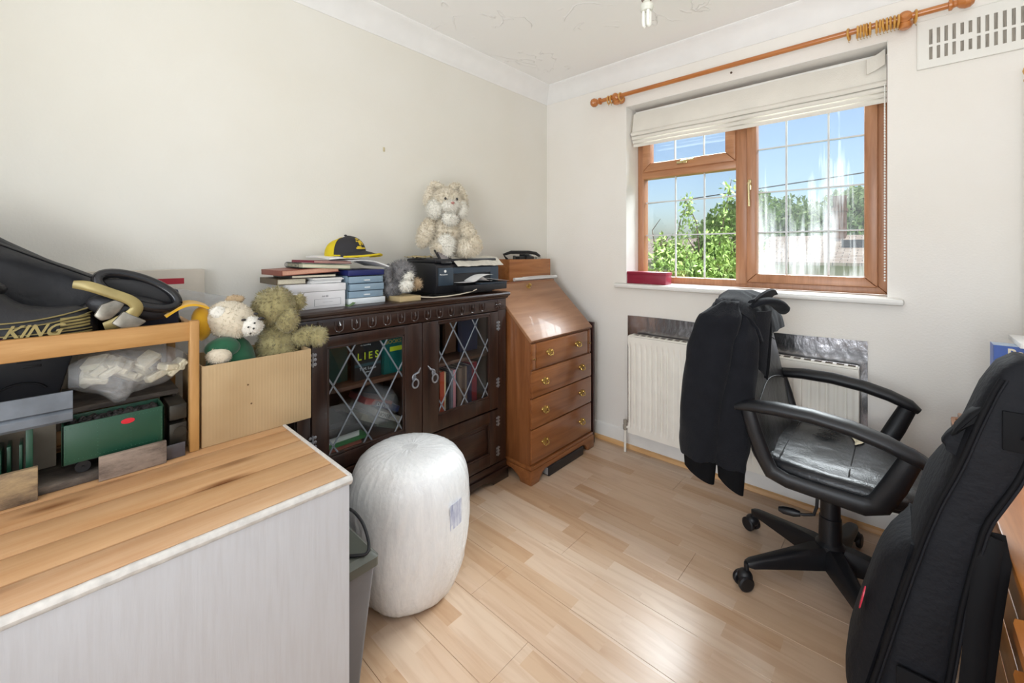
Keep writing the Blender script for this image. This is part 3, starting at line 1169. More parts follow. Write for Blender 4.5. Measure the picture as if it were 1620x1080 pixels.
def wood_offcut(name, c1, c2, c3):
    t = NT(name)
    v = t.coords((6, 3, 9))
    n = t.n('TexNoise')
    n.inputs['Scale'].default_value = 2.5
    n.inputs['Detail'].default_value = 7
    n.inputs['Roughness'].default_value = 0.7
    t.l(v, n.inputs['Vector'])
    t.l(t.ramp(n.outputs[0], [(0.32, c1), (0.5, c2), (0.68, c3)]), t.b.inputs['Base Color'])
    t.b.inputs['Roughness'].default_value = 0.75
    t.bump(n.outputs[0], 0.3)
    return t.m


M_OFF = wood_offcut('stained_offcut', '3f3228', '86725a', 'b59c74')
M_OFF2 = wood_offcut('grey_offcut', '4d4037', '87776a', '9f8e7e')
M_DUSTY = wood_offcut('dusty_board', '2b2622', '4a423b', '6c6258')

tag(obj('base_board', B().box(0.20, 0.415, -3.0, -2.215, TZ + .0005, 0.668, 0.002), M_DUSTY), 'dusty dark track board under the green model wagon', 'board')
tag(obj('wood_offcut', B().box(0.424, 0.436, -2.372, -2.246, TZ + .001, 0.708, 0.0015, M=None), M_OFF2), 'grey-brown wood offcut leaning in front of the green wagon', 'wood offcut')
tag(obj('wood_offcut', B().box(0.424, 0.438, -2.72, -2.468, TZ + .001, 0.724, 0.0015), M_OFF), 'yellowish stained wood offcut at the left edge of the plank top', 'wood offcut')
tag(obj('glass_offcut', B().box(0.417, 0.421, -2.262, -2.205, TZ + .001, 0.688, 0.0005), mat('dark_glass_piece', '4b4a50', 0.12, 0.2, 30, spec=0.8)), 'small dark glass piece beside the grey-brown offcut', 'glass piece')

# model coal wagon
wg = thing('model_wagon', 'green model coal wagon with a red oval badge', 'model wagon', (0.36, -2.34, 0.668))
WY0, WY1, WX_0, WX_1, WZ_0, WZ_1 = -2.432, -2.247, 0.318, 0.405, 0.700, 0.792
for nm, q in (('side', (WX_1 - .004, WX_1, WY0, WY1)), ('side', (WX_0, WX_0 + .004, WY0, WY1)), ('end', (WX_0, WX_1, WY0, WY0 + .004)), ('end', (WX_0, WX_1, WY1 - .004, WY1))):
    obj(nm, B().box(q[0], q[1], q[2], q[3], WZ_0, WZ_1, 0.0008), M_GREEN, wg)
obj('bottom_plate', B().box(WX_0 + .002, WX_1 - .002, WY0 + .002, WY1 - .002, WZ_0, WZ_0 + .006), M_BLACK, wg)
cl = B()
rn = random.Random(8)
for k in range(150):
    cl.ell((rn.uniform(WX_0 + .012, WX_1 - .012), rn.uniform(WY0 + .012, WY1 - .012), WZ_1 - 0.014 + rn.uniform(-.006, .008)), (rn.uniform(.005, .009),) * 3, (rn.random() * 6, rn.random() * 6, 0), 6, 4, 0.003, k, 90)
cl.box(WX_0 + .004, WX_1 - .004, WY0 + .004, WY1 - .004, WZ_0 + .006, WZ_1 - .016)
o = obj('coal', cl, M_COAL, wg, 0)
o['kind'] = 'stuff'
obj('badge', B().lathe([(0.0, 0.0), (0.0105, 0.0), (0.0105, 0.0015), (0.0, 0.0018)], (0, 0, 0), 20, 'x').xf(Matrix.Translation((WX_1, -2.318, 0.773)) @ Matrix.Diagonal((1, 1.25, 0.62, 1))), mat('badge_red', 'd01f30', 0.4), wg, label='red oval badge')
rv = B()
for y in [WY0 + .006 + k * 0.0072 for k in range(25)]:
    for z in (WZ_0 + .008, WZ_1 - .008):
        rv.ell((WX_1, y, z), (0.0009,) * 3, nu=5, nv=4)
for y in (WY0 + .005, WY0 + .06, WY0 + .12, WY1 - .005):
    for k in range(9):
        rv.ell((WX_1, y, WZ_0 + .012 + k * .0085), (0.0009,) * 3, nu=5, nv=4)
o = obj('rivets', rv, mat('model_green_light', '3a6b52', 0.4), wg)
o['kind'] = 'stuff'
for y in (WY0 + .035, WY1 - .035):
    for x in (WX_0 + .012, WX_1 - .018):
        obj('wheel', B().lathe([(0.003, -.003), (0.014, -.003), (0.014, 0.003), (0.003, 0.003)], (x, y, 0.6825), 18, 'x'), M_BLACK, wg)
    obj('axle', B().cyl((WX_0 + .01, y, 0.6825), (WX_1 - .01, y, 0.6825), 0.002, seg=8), M_BLACK, wg)
obj('chassis', B().box(WX_0 + .02, WX_1 - .025, WY0 + .004, WY1 - .004, 0.690, 0.701), M_BLACK, wg)

# model engine at the left edge
en = thing('model_engine', 'green model railway engine with a tall green post, at the left edge under the rack', 'model engine', (0.36, -2.6, 0.668))
obj('cab', B().box(0.315, 0.402, -2.80, -2.522, 0.684, 0.760, 0.001), M_GREEN, en)
obj('upright', B().box(0.385, 0.395, -2.487, -2.476, 0.669, 0.80, 0.001), M_GREEN, en)
obj('end_plate', B().box(0.33, 0.38, -2.515, -2.509, 0.669, 0.765, 0.0008), M_GREEN, en)
obj('end_plate', B().box(0.33, 0.383, -2.497, -2.492, 0.669, 0.765, 0.0008), M_GREEN, en)
g = B()
for y in (-2.55, -2.565, -2.585):
    g.cyl((0.39, y, 0.760), (0.39, y, 0.786), 0.003, seg=8)
    g.ell((0.392, y, 0.776), (0.006, 0.006, 0.006), nu=10, nv=6)
g.tube([(0.393, -2.70, 0.772), (0.393, -2.54, 0.772)], 0.0025, 8)
obj('pipework', g, mat('dull_steel', '8d9298', 0.35, 0.1, metal=0.8), en)
obj('boiler', B().box(0.33, 0.38, -2.80, -2.530, 0.760, 0.794, 0.002), M_BLACK, en)
obj('coupling', B().box(0.34, 0.37, -2.53, -2.472, 0.671, 0.684, 0.001), M_RUST, en)
# grey metal channel lying over it
ch_ = B().prism([(0.345, 0.800), (0.4, 0.800), (0.404, 0.806), (0.404, 0.822), (0.398, 0.828), (0.404, 0.832), (0.404, 0.872), (0.398, 0.872), (0.398, 0.834), (0.345, 0.828)], 'y', -2.98, -2.414, 0.0)
tag(obj('metal_channel', ch_, mat('galvanised', '7f8790', 0.5, 0.2, 14, metal=0.35)), 'long grey metal channel lying across the model engine', 'metal channel')
bx_ = B().box(0.21, 0.30, -2.62, -2.44, 0.669, 0.80, 0.002)
tag(obj('card_box', bx_, mat('dusty_card', '9c9384', 0.8, 0.15)), 'pale dusty carton behind the green post under the rack', 'carton')

# black tool case
tc = thing('tool_case', 'dark grey plastic tool case under the rack, behind the metal channel', 'case', (0.2, -2.62, 0.67))
M_CASE = mat('dark_plastic', '34363b', 0.42, 0.08)
obj('shell', B().prism([(-3.0, 0.8), (-2.44, 0.8), (-2.405, 0.94), (-2.42, 0.952), (-3.0, 0.952)], 'x', 0.08, 0.20, 0.006), M_CASE, tc)
obj('foot_block', B().box(0.09, 0.19, -2.98, -2.47, 0.669, 0.80, 0.004), M_CASE, tc)
obj('strap', B().tube([(0.201, -2.545, 0.95), (0.203, -2.56, 0.90), (0.203, -2.60, 0.83), (0.201, -2.615, 0.80)], 0.004, 8), M_BLACK, tc)
arc = [(0.202, -2.50 + 0.045 * math.cos(a), 0.835 + 0.03 * math.sin(a)) for a in [R(20 + 14 * k) for k in range(11)]]
obj('ridge', B().tube(arc, 0.003, 6), M_BLACK, tc)
arc = [(0.202, -2.66 + 0.03 * math.cos(a), 0.845 + 0.035 * math.sin(a)) for a in [2 * PI * k / 16 for k in range(17)]]
obj('ridge', B().tube(arc, 0.003, 6), M_BLACK, tc)
for q, (y, z, w, hh) in enumerate(((-2.508, 0.916, 0.042, 0.009), (-2.498, 0.902, 0.032, 0.006))):
    obj('embossed_mark', B().box(0.2, 0.2015, y, y + w, z, z + hh, 0.0005), M_BLACK, tc)

# clear bag of cream sponges under the rack
M_POLY = NT('clear_polythene')
_v = M_POLY.coords()
_nn = M_POLY.n('TexNoise')
_nn.inputs['Scale'].default_value = 25
_nn.inputs['Detail'].default_value = 4
_nn.inputs['Distortion'].default_value = 1.5
M_POLY.l(_v, _nn.inputs['Vector'])
_bp = M_POLY.n('Bump')
_bp.inputs['Strength'].default_value = 0.6
_bp.inputs['Distance'].default_value = 0.02
M_POLY.l(_nn.outputs[0], _bp.inputs['Height'])
_tr = M_POLY.n('BsdfTransparent')
_tr.inputs[0].default_value = (0.95, 0.95, 0.95, 1)
_gl = M_POLY.n('BsdfPrincipled')
_gl.inputs['Base Color'].default_value = (0.85, 0.86, 0.86, 1)
_gl.inputs['Roughness'].default_value = 0.15
M_POLY.l(_bp.outputs[0], _gl.inputs['Normal'])
_mx = M_POLY.n('MixShader')
_mx.inputs[0].default_value = 0.26
M_POLY.l(_tr.outputs[0], _mx.inputs[1])
M_POLY.l(_gl.outputs[0], _mx.inputs[2])
M_POLY.l(_mx.outputs[0], M_POLY.out.inputs[0])
M_POLY = M_POLY.m
M_SPONGE = mat('cream_foam', 'e8dfc2', 0.9, 0.1, 40, bump=0.4, bscale=200)
pb = thing('plastic_bag', 'clear plastic bag of cream foam pieces sagging over the green wagon', 'plastic bag', (0.26, -2.3, 0.80))
bagb = B()
RG = []
for i in range(15):
    t_ = i / 14
    yy = -2.42 + 0.235 * t_
    w = math.sin(PI * (0.10 + 0.85 * t_)) ** 0.6
    rg = []
    for k in range(22):
        a = 2 * PI * k / 22
        zc = 0.884 - 0.004 * t_
        x = 0.30 + 0.088 * w * math.cos(a)
        z = zc + 0.062 * w * math.sin(a)
        p_ = Vector((x, yy, z))
        q = mnoise.noise(p_ * 16) * 0.014
        if 0.25 < t_ < 0.5 and math.sin(a) < -0.3 and math.cos(a) > -0.2:
            q += 0.030 * math.sin(PI * (t_ - .25) / .25)
        x += q * math.cos(a)
        z += q * math.sin(a)
        rg.append((min(x, 0.386), yy, min(z, 0.952)))
    RG.append(rg)
bagb.loft(RG)
obj('bag', bagb, M_POLY, pb, 60)
rn = random.Random(5)
for k in range(16):
    yy = rn.uniform(-2.375, -2.21)
    Mx = Matrix.Translation((rn.uniform(0.275, 0.34), yy, rn.uniform(0.858, 0.915))) @ Euler((rn.uniform(-.7, .7), rn.uniform(-.7, .7), rn.uniform(-.8, .8))).to_matrix().to_4x4()
    obj('foam_piece', B().box(-.02, .02, -.026, .026, -.009, .009, 0.003, M=Mx, seg=1), M_SPONGE, pb)
bs = B().box(0.06, 0.30, -2.43, -2.2, 0.789, 0.803, 0.002)
for y in (-2.425, -2.212):
    bs.box(0.07, 0.29, y, y + .008, 0.669, 0.79)
tag(obj('shelf_board', bs, M_DUSTY), 'brown board on two battens behind the green wagon', 'board')
tag(obj('metal_plate', B().box(0.30, 0.40, -2.235, -2.198, 0.669, 0.735, 0.002).box(0.30, 0.40, -2.235, -2.198, 0.745, 0.785, 0.002).cyl((0.35, -2.215, 0.73), (0.35, -2.215, 0.75), 0.02).cyl((0.4, -2.213, 0.712), (0.403, -2.213, 0.712), 0.014), mat('dark_motor', '3d3a33', 0.4, 0.2, 30, metal=0.5)), 'small dark metal motor at the right end under the rack', 'motor')

for o in set(bpy.data.objects) - BEFORE:
    if o.parent is None:
        o.location = o.location + Vector((0.075, -0.012, BTZ - 0.65))
TZ = BTZ

# ================================================================== glazed cabinet
M_OAK = wood('dark_oak', '3a241b', '1f120e', 'y', 0.32, 1.3, bump=0.06, coat=0.25)
M_OAKZ = wood('dark_oak_upright', '3a241b', '1e120e', 'z', 0.32, 1.3, bump=0.06, coat=0.25)
M_INNER = wood('cabinet_inside', '5a3b2a', '3a251a', 'y', 0.5, 1.0)
M_PEWTER = mat('pewter', 'a9abb0', 0.35, 0.15, 60, metal=0.85)
M_LEADC = mat('cabinet_lead', '8f959c', 0.4, 0.1, metal=0.5)
CX, CYL, CYR, CZ = 0.33, -1.872, -0.785, 1.01
cb_ = thing('glazed_cabinet', 'dark oak cabinet with leaded glass doors against the left wall', 'cabinet', (0.17, -1.33, 0))
obj('back_panel', B().box(0.002, 0.012, CYL + .01, CYR - .01, 0.08, 0.975), M_INNER, cb_)
obj('side_panel', B().box(0.003, CX - .018, CYL, CYL + 0.02, 0.06, 0.978, 0.002), M_OAKZ, cb_)
obj('side_panel', B().box(0.003, CX - .018, CYR - 0.02, CYR, 0.06, 0.978, 0.002), M_OAKZ, cb_)
top = B().prism([(0.002, 0.986), (0.340, 0.986), (0.349, 0.992), (0.352, 1.0), (0.349, 1.007), (0.342, 1.01), (0.002, 1.01)], 'y', CYL - .014, CYR + .010)
top.prism([(0.002, 0.972), (0.325, 0.972), (0.336, 0.978), (0.340, 0.987), (0.002, 0.987)], 'y', CYL - .006, CYR + .006)
# prism along y takes (x, z)
obj('top_board', top, M_OAK, cb_)
fr_ = obj('frieze', B().box(CX - .022, CX, CYL + .002, CYR - .002, 0.912, 0.974, 0.002), M_OAK, cb_)
for k in range(12):
    yc = CYL + 0.155 + k * 0.0685
    pts = []
    g = B()
    for a in range(9):
        an = PI + PI * a / 8
        pts.append((CX + 0.001, yc + 0.017 * math.cos(an), 0.934 + 0.014 * math.sin(an)))
    pts = [(CX + .001, yc - 0.017, 0.962)] + pts + [(CX + .001, yc + 0.017, 0.962)]
    g.tube(pts, 0.0028, 6)
    g.tube([(CX, yc, 0.960), (CX + .003, yc, 0.945), (CX, yc, 0.930)], [0.002, 0.007, 0.002], 8)
    obj('carved_flute', g, M_OAK, fr_)
for yc in (CYL + 0.075, CYR - 0.065):
    g = B()
    for q in range(8):
        a = q * PI / 4
        g.ell((CX + .001, yc + 0.014 * math.cos(a), 0.943 + 0.014 * math.sin(a)), (0.004, 0.012, 0.005), (a, 0, 0), 8, 6)
    g.ell((CX + .003, yc, 0.943), (0.005, 0.006, 0.006), nu=10, nv=6)
    obj('carved_rosette', g, M_OAK, fr_)
obj('bottom_rail', B().box(0.01, CX + .004, CYL + .001, CYR - .001, 0.062, 0.10, 0.003), M_OAK, cb_)
pl_ = B().prism([(CYL - .008, 0.001), (CYL + .11, 0.001), (CYL + .125, 0.018), (CYL + .15, 0.03), (CYL + .18, 0.034),
                 (CYR - .18, 0.034), (CYR - .15, 0.03), (CYR - .125, 0.018), (CYR - .11, 0.001), (CYR + .006, 0.001), (CYR + .006, 0.062), (CYL - .008, 0.062)], 'x', CX - 0.006, CX + 0.012, 0.002)
obj('plinth', pl_, M_OAK, cb_)
obj('plinth_side', B().box(0.003, CX - .006, CYR - .012, CYR + .006, 0.001, 0.062, 0.002), M_OAK, cb_)
obj('plinth_side', B().box(0.003, CX - .006, CYL - .008, CYL + .010, 0.001, 0.062, 0.002), M_OAK, cb_)
obj('shelf', B().box(0.012, CX - .045, CYL + .02, CYR - .02, 0.672, 0.688, 0.002), M_INNER, cb_)
obj('shelf', B().box(0.012, CX - .035, CYL + .02, CYR - .02, 0.418, 0.434, 0.002), M_INNER, cb_)
obj('partition', B().box(0.012, CX - .045, -1.345, -1.327, 0.434, 0.91), M_INNER, cb_)
obj('face_stile', B().box(CX - .020, CX - .001, CYL + .002, CYL + .05, 0.10, 0.912, 0.002), M_OAKZ, cb_)
obj('face_stile', B().box(CX - .020, CX - .001, CYR - .065, CYR - .002, 0.10, 0.912, 0.002), M_OAKZ, cb_)
M_CGL = glass('cabinet_glass', (0.96, 0.97, 0.97), 0.045, 0.02)
MID = -1.336


def clipline(y0, y1, z0, z1, p, d):
    t0, t1 = -9, 9
    for o_, dd, a, c in ((p[0], d[0], y0, y1), (p[1], d[1], z0, z1)):
        ta, tb_ = (a - o_) / dd, (c - o_) / dd
        if ta > tb_:
            ta, tb_ = tb_, ta
        t0, t1 = max(t0, ta), min(t1, tb_)
    return None if t1 - t0 < 0.02 else ((p[0] + d[0] * t0, p[1] + d[1] * t0), (p[0] + d[0] * t1, p[1] + d[1] * t1))


def door(y0, y1, gy0, gy1, gz0, gz1, hinge_y, hside, handle_y):
    z0, z1 = 0.395, 0.908
    xf, xb = CX + 0.004, CX - 0.018
    d = obj('door', frame4_x(y0, y1, z0, z1, gy0, gy1, gz0, gz1, xb, xf), M_OAKZ, cb_)
    obj('pane', B().box(CX - .010, CX - .007, gy0 - .006, gy1 + .006, gz0 - .006, gz1 + .006), M_CGL, d, 0)
    # diagonal leads
    step = 0.142
    w = gy1 - gy0
    hgt = gz1 - gz0
    sl_ = 1.62
    for sgn in (1, -1):
        n = 6
        for k in range(-n, n + 1):
            yc = (gy0 + gy1) / 2 + (k + 0.5 * (sgn > 0) + .25) * step
            c = clipline(gy0, gy1, gz0, gz1, (yc, (gz0 + gz1) / 2), (1.0, sgn * sl_))
            if c:
                (ya, za), (yb, zb) = c
                L = Vector((0, yb - ya, zb - za))
                M = frame((CX - .006, (ya + yb) / 2, (za + zb) / 2), (1, 0, 0), L, Vector((1, 0, 0)).cross(L))
                obj('lead_strip', B().box(-0.0018, 0.0022, -L.length / 2, L.length / 2, -0.003, 0.003, 0.0008, M=M, seg=1), M_LEADC, d, 0)
    hb = B()
    hb.ell((xf + .002, handle_y, 0.672), (0.004, 0.011, 0.016), nu=14, nv=8)
    hb.tube([(xf + .002, handle_y, 0.685), (xf + .006, handle_y + (0.02 if handle_y < MID else -0.02), 0.692), (xf + .003, handle_y + (0.034 if handle_y < MID else -0.034), 0.71)], [0.004, 0.005, 0.002], 8)
    hb.ell((xf + .009, handle_y, 0.668), (0.008, 0.006, 0.006), nu=10, nv=6)
    rg = [(xf + .013, handle_y + 0.0155 * math.sin(a), 0.648 + 0.0185 * math.cos(a)) for a in [2 * PI * k / 18 for k in range(19)]]
    hb.tube(rg, 0.0038, 8, cap=False)
    obj('ring_pull', hb, M_PEWTER, d, label='pewter ring pull')
    # small cupboard door below, with a fielded panel
    dl = obj('lower_door', frame4_x(y0, y1, 0.104, 0.388, y0 + .06, y1 - .06, 0.165, 0.33, xb, xf), M_OAKZ, cb_)
    obj('field_panel', B().box(CX - .016, CX - .008, y0 + .055, y1 - .055, 0.16, 0.335, 0.003).box(CX - .012, CX - .002, y0 + .085, y1 - .085, 0.19, 0.305, 0.004), M_OAK, dl)
    for z in (0.832, 0.53):
        hinge(hinge_y, z, d)
    for z in (0.325, 0.165):
        hinge(hinge_y, z, dl)


def frame4_x(y0, y1, z0, z1, gy0, gy1, gz0, gz1, xb, xf):
    b = B()
    b.box(xb, xf, y0, gy0, z0, z1, 0.003)
    b.box(xb, xf, gy1, y1, z0, z1, 0.003)
    b.box(xb, xf - .0008, gy0 - .002, gy1 + .002, z0, gz0, 0.003)
    b.box(xb, xf - .0008, gy0 - .002, gy1 + .002, gz1, z1, 0.003)
    for a, c, e, f in ((gy0, gy0 + .008, gz0, gz1), (gy1 - .008, gy1, gz0, gz1), (gy0, gy1, gz0, gz0 + .008), (gy0, gy1, gz1 - .008, gz1)):
        b.box(CX - .008, CX + .001, a, c, e, f, 0.002)
    return b


def hinge(y, z, par):
    b = B()
    for s in (-1, 1):
        for q in (-1, 0, 1):
            b.ell((CX + .0052, y + s * 0.0085, z + q * 0.017), (0.0022, 0.006, 0.0065), nu=10, nv=6)
    b.cyl((CX + .006, y, z - .026), (CX + .006, y, z + .026), 0.0034, seg=8)
    obj('hinge', b, M_PEWTER, par, label='pewter butterfly hinge')


door(CYL + .052, MID - .002, -1.762, -1.428, 0.452, 0.868, CYL + .055, -1, -1.382)
door(MID + .002, CYR - .067, -1.248, -0.912, 0.465, 0.895, CYR - .068, 1, -1.276)


# ---- books
def book(label, x0, x1, y0, y1, z0, z1, col, spine='x', group=None, rough=0.45, M=None, pagecol='e6dcc4', name='book'):
    """closed book; spine side: 'x' faces +X (upright on a shelf), 'f' cover faces +X, 'z' lies flat with spine to +X, 'l' flat, spine to -Y"""
    cx, cy, cz = (x0 + x1) / 2, (y0 + y1) / 2, z0
    t = thing(name, label, 'book', (cx, cy, cz), group)
    c = 0.0022
    cv = B()
    pg = B()
    if spine == 'x':
        cv.box(x0, x1, y0, y0 + c, z0, z1, M=M).box(x0, x1, y1 - c, y1, z0, z1, M=M).box(x1 - c, x1 + .0005, y0, y1, z0, z1, M=M)
        pg.box(x0 + .004, x1 - c, y0 + c, y1 - c, z0 + .003, z1 - .004, M=M)
    elif spine == 'f':
        cv.box(x0, x0 + c, y0, y1, z0, z1, M=M).box(x1 - c, x1, y0, y1, z0, z1, M=M).box(x0, x1, y0 - .0005, y0 + c, z0, z1, M=M)
        pg.box(x0 + c, x1 - c, y0 + c, y1 - .004, z0 + .003, z1 - .003, M=M)
    elif spine == 'z':
        cv.box(x0, x1, y0, y1, z0, z0 + c, M=M).box(x0, x1, y0, y1, z1 - c, z1, M=M).box(x1 - c, x1 + .0005, y0, y1, z0, z1, M=M)
        pg.box(x0 + .003, x1 - c, y0 + .003, y1 - .003, z0 + c, z1 - c, M=M)
    elif spine == 'l':
        cv.box(x0, x1, y0, y1, z0, z0 + c, M=M).box(x0, x1, y0, y1, z1 - c, z1, M=M).box(x0, x1, y0 - .0005, y0 + c, z0, z1, M=M)
        pg.box(x0 + .003, x1 - .003, y0 + c, y1 - .003, z0 + c, z1 - c, M=M)
    obj('cover', cv, mat('cover_' + col, col, rough, 0.08, 25), t, 0)
    obj('pages', pg, mat('pages_' + pagecol, pagecol, 0.9, 0.08, 300, stretch=(1, 1, 1)), t, 0)
    return t


ORD = ['first', 'second', 'third', 'fourth', 'fifth', 'sixth', 'seventh', 'eighth', 'ninth', 'tenth', 'eleventh', 'twelfth', 'thirteenth', 'fourteenth']
# lower shelf behind the right door
row_ = [('maroon', '6d1626', .030, .215), ('maroon', '7a1c2a', .022, .21), ('yellow-edged', 'c9a356', .016, .205), ('red and gold', 'a8452c', .026, .208), ('cream', 'd8c79a', .012, .20),
        ('black', '17171c', .024, .196), ('grey', '6c6f78', .016, .20), ('pink', 'c88a92', .020, .198), ('black', '1d1b1e', .014, .2), ('brown', '6f5b4e', .018, .2),
        ('dark brown', '4b372f', .026, .205), ('beige', '8c7a68', .016, .2), ('navy', '1e2140', .022, .205), ('dark red', '7d1a2b', .040, .212)]
y = -1.262
for i, (cn_, c, w, hh) in enumerate(row_):
    book('%s book, %s from the left on the lower shelf behind the right door' % (cn_, ORD[i]), 0.11, 0.272 - 0.006 * (i % 3), y, y + w, 0.4345, 0.4345 + hh, c, 'x', 'books behind the right door')
    y += w + 0.0012
# upper shelf behind the right door
up = [('green paperback', '2f5a3c', .016, .17), ('white paperback', 'dcd8d0', .012, .185), ('brown hardback', '6a4a35', .02, .16)]
y = -1.265
for i, (cn_, c, w, hh) in enumerate(up):
    book('%s, %s from the left on the upper shelf behind the right door' % (cn_, ORD[i]), 0.13, 0.268, y, y + w, 0.6885, 0.6885 + hh, c, 'x', 'books behind the right door')
    y += w + 0.002
book('pale grey picture book standing cover-out behind the right door', 0.10, 0.118, -1.19, -1.075, 0.6885, 0.90, 'b3a99c', 'f', 'books behind the right door')
book('brown book standing cover-out behind the right door', 0.125, 0.145, -1.06, -0.985, 0.6885, 0.885, '7c5a44', 'f', 'books behind the right door')
book('dark blue book standing cover-out at the right end of the upper shelf', 0.16, 0.185, -0.985, -0.865, 0.6885, 0.905, '1f2c4d', 'f', 'books behind the right door')
# upper shelf behind the left door
lb = book('black thriller with yellow-green LIES lettering on its cover', 0.215, 0.245, -1.612, -1.49, 0.6885, 0.87, '1b2226', 'f', 'books behind the left door')
M_LIME = mat('lime_ink', 'c8dc2c', 0.5, 0.03)
M_INKW = mat('white_ink', 'cdd2d4', 0.6, 0.03)
TXT = lambda o: frame(o, (0, 1, 0), (0, 0, 1), (1, 0, 0))
text('title_lettering', 'L I E S', 0.042, TXT((0.2455, -1.600, 0.772)), M_LIME, lb, bold=0.0006, sx=0.92)
text('author_lettering', 'T. M. Logan', 0.016, TXT((0.2455, -1.590, 0.727)), M_INKW, lb)
text('small_lettering', 'author', 0.009, TXT((0.2455, -1.568, 0.715)), M_INKW, lb)
text('small_lettering', 'the bestselling', 0.008, TXT((0.2455, -1.585, 0.83)), M_INKW, lb)
obj('cover_band', B().box(0.245, 0.2453, -1.611, -1.491, 0.743, 0.755), mat('sea_blue', '2d4f57', 0.5), lb)
book('dark green book standing cover-out left of the black thriller', 0.19, 0.21, -1.77, -1.625, 0.6885, 0.885, '1d3e34', 'f', 'books behind the left door')
tb2 = book('teal book with a yellow band standing right of the black thriller', 0.225, 0.25, -1.48, -1.36, 0.6885, 0.9, '12615c', 'f', 'books behind the left door')
obj('cover_band', B().box(0.25, 0.2504, -1.45, -1.362, 0.785, 0.805), M_LIME, tb2)
text('title_lettering', 'BOOKS', 0.024, TXT((0.2505, -1.472, 0.82)), mat('gold_ink', 'b9a04a', 0.5), tb2)
book('white paperback at the far left of the upper shelf', 0.15, 0.262, -1.80, -1.782, 0.6885, 0.895, 'd6d6d0', 'x', 'books behind the left door')
# lower shelf behind the left door: flat stack and a bag of paperbacks
z = 0.4345
for i, (cn_, c, th, w) in enumerate((('salmon pink', 'c4705e', .018, .20), ('green', '3d7a44', .014, .21), ('white', 'd9dad6', .026, .19), ('black', '1a1a1d', .030, .185), ('dark grey', '35363a', .02, .15))):
    book('%s book, %s from the bottom of the flat stack behind the left door' % (cn_, ORD[i]), 0.09, 0.262 + 0.01 * (i % 2), -1.79 + .01 * (i % 3), -1.79 + w + .012 * (i % 2), z, z + th, c, 'z', 'books behind the left door')
    z += th + 0.0006
pbg = thing('book_bag', 'clear plastic bag of paperbacks behind the left door', 'plastic bag', (0.18, -1.48, 0.4345))
rn = random.Random(12)
for k, (yy, zz, an, c) in enumerate(((-1.52, 0.50, -0.5, '8d8a7c'), (-1.46, 0.545, -0.45, '3d4a78'), (-1.455, 0.50, -0.5, 'c9c6ba'), (-1.50, 0.57, -0.35, 'a55a58'), (-1.44, 0.455, -.4, '57604f'))):
    Mx = Matrix.Translation((0.17, yy, zz)) @ Euler((an, 0, 0)).to_matrix().to_4x4()
    obj('paperback', B().box(-.07, .075, -.068, .068, -.013, .013, 0.002, M=Mx, seg=1), mat('cover_' + c, c, 0.45, 0.1), pbg)
    if k in (1, 2):
        text('spine_lettering', 'DAVID' if k == 1 else 'NOVEL', 0.021, Mx @ frame((0.0756, -0.055, -0.008), (0, 1, 0), (0, 0, 1), (1, 0, 0)), M_INKW if k == 1 else M_BLACK, pbg)
bgm = B().ell((0.17, -1.475, 0.54), (0.098, 0.105, 0.09), nu=22, nv=14, jig=0.02, seed=3, freq=14)
obj('bag', bgm, M_POLY, pbg, 60)

# ================================================================== on top of the cabinet
M_PAPER = mat('white_paper', 'ebeae8', 0.8, 0.03)
M_PAPERB = mat('box_paper', 'e6e5e6', 0.6, 0.03)
ab = thing('paper_box', 'white lidded paper box at the left end of the cabinet top', 'box', (0.15, -1.77, CZ))
AY0, AY1, AX0, AX1 = -1.878, -1.668, 0.03, 0.285
obj('tray', B().box(AX0 + .002, AX1 - .002, AY0 + .002, AY1 - .002, CZ + .0005, 1.075, 0.001), M_PAPERB, ab)
obj('lid', B().box(AX0, AX1, AY0, AY1, 1.076, 1.104, 0.0015), M_PAPERB, ab)
M_INKG = mat('grey_ink', '8b8b90', 0.7, 0.02)
for q in ((-1.79, -1.688, 1.046, 1.0468), (-1.79, -1.688, 1.02, 1.0208), (-1.689, -1.688, 1.02, 1.0468), (-1.79, -1.789, 1.02, 1.0468), (-1.76, -1.72, 1.034, 1.0346)):
    obj('printed_line', B().box(AX1 - .002, AX1 - .0015, q[0], q[1], q[2], q[3]), M_INKG, ab, 0)
text('lettering', 'A4 80', 0.010, TXT((AX1 - .0018, -1.762, 1.053)), M_INKG, ab)
# papers and books on the box
zz = 1.1045
t = book('thick brown ledger at the bottom of the pile, on the white box', 0.05, 0.235, -1.905, -1.80, zz, zz + .022, '5d4d35', 'l', 'pile on the paper box')
wp = thing('paper_stack', 'stack of loose white paper on the white box', 'paper', (0.16, -1.73, zz), 'pile on the paper box')
rn = random.Random(3)
for k in range(5):
    dx, dy = rn.uniform(-.008, .008), rn.uniform(-.012, .012)
    Mx = Matrix.Translation((0.165 + dx, -1.735 + dy, zz + k * 0.0042)) @ Euler((0, 0, rn.uniform(-.07, .07))).to_matrix().to_4x4()
    obj('sheaf', B().box(-.1, .1, -.058, .058, 0.0002, 0.0038, M=Mx), M_PAPER, wp, 0)
z = zz + 0.0228
book('black ring binder lying across the paper pile', 0.06, 0.25, -1.86, -1.69, z, z + .012, '211f22', 'l', 'pile on the paper box', name='ring_binder')
z += 0.0125
M_ = Matrix.Translation((0.15, -1.77, z)) @ Euler((0.04, 0, 0.05)).to_matrix().to_4x4()
book('brick-red book with pink page edges in the middle of the pile', -.09, .1, -.13, .09, 0.004, .024, '8c4a3a', 'l', 'pile on the paper box', M=M_, pagecol='d9a58c')
z += 0.026
M_ = Matrix.Translation((0.16, -1.72, z)) @ Euler((-0.05, 0, -0.05)).to_matrix().to_4x4()
nb = thing('spiral_notebook', 'green-grey spiral notebook above the brick-red book', 'notebook', (0.16, -1.72, z), 'pile on the paper box')
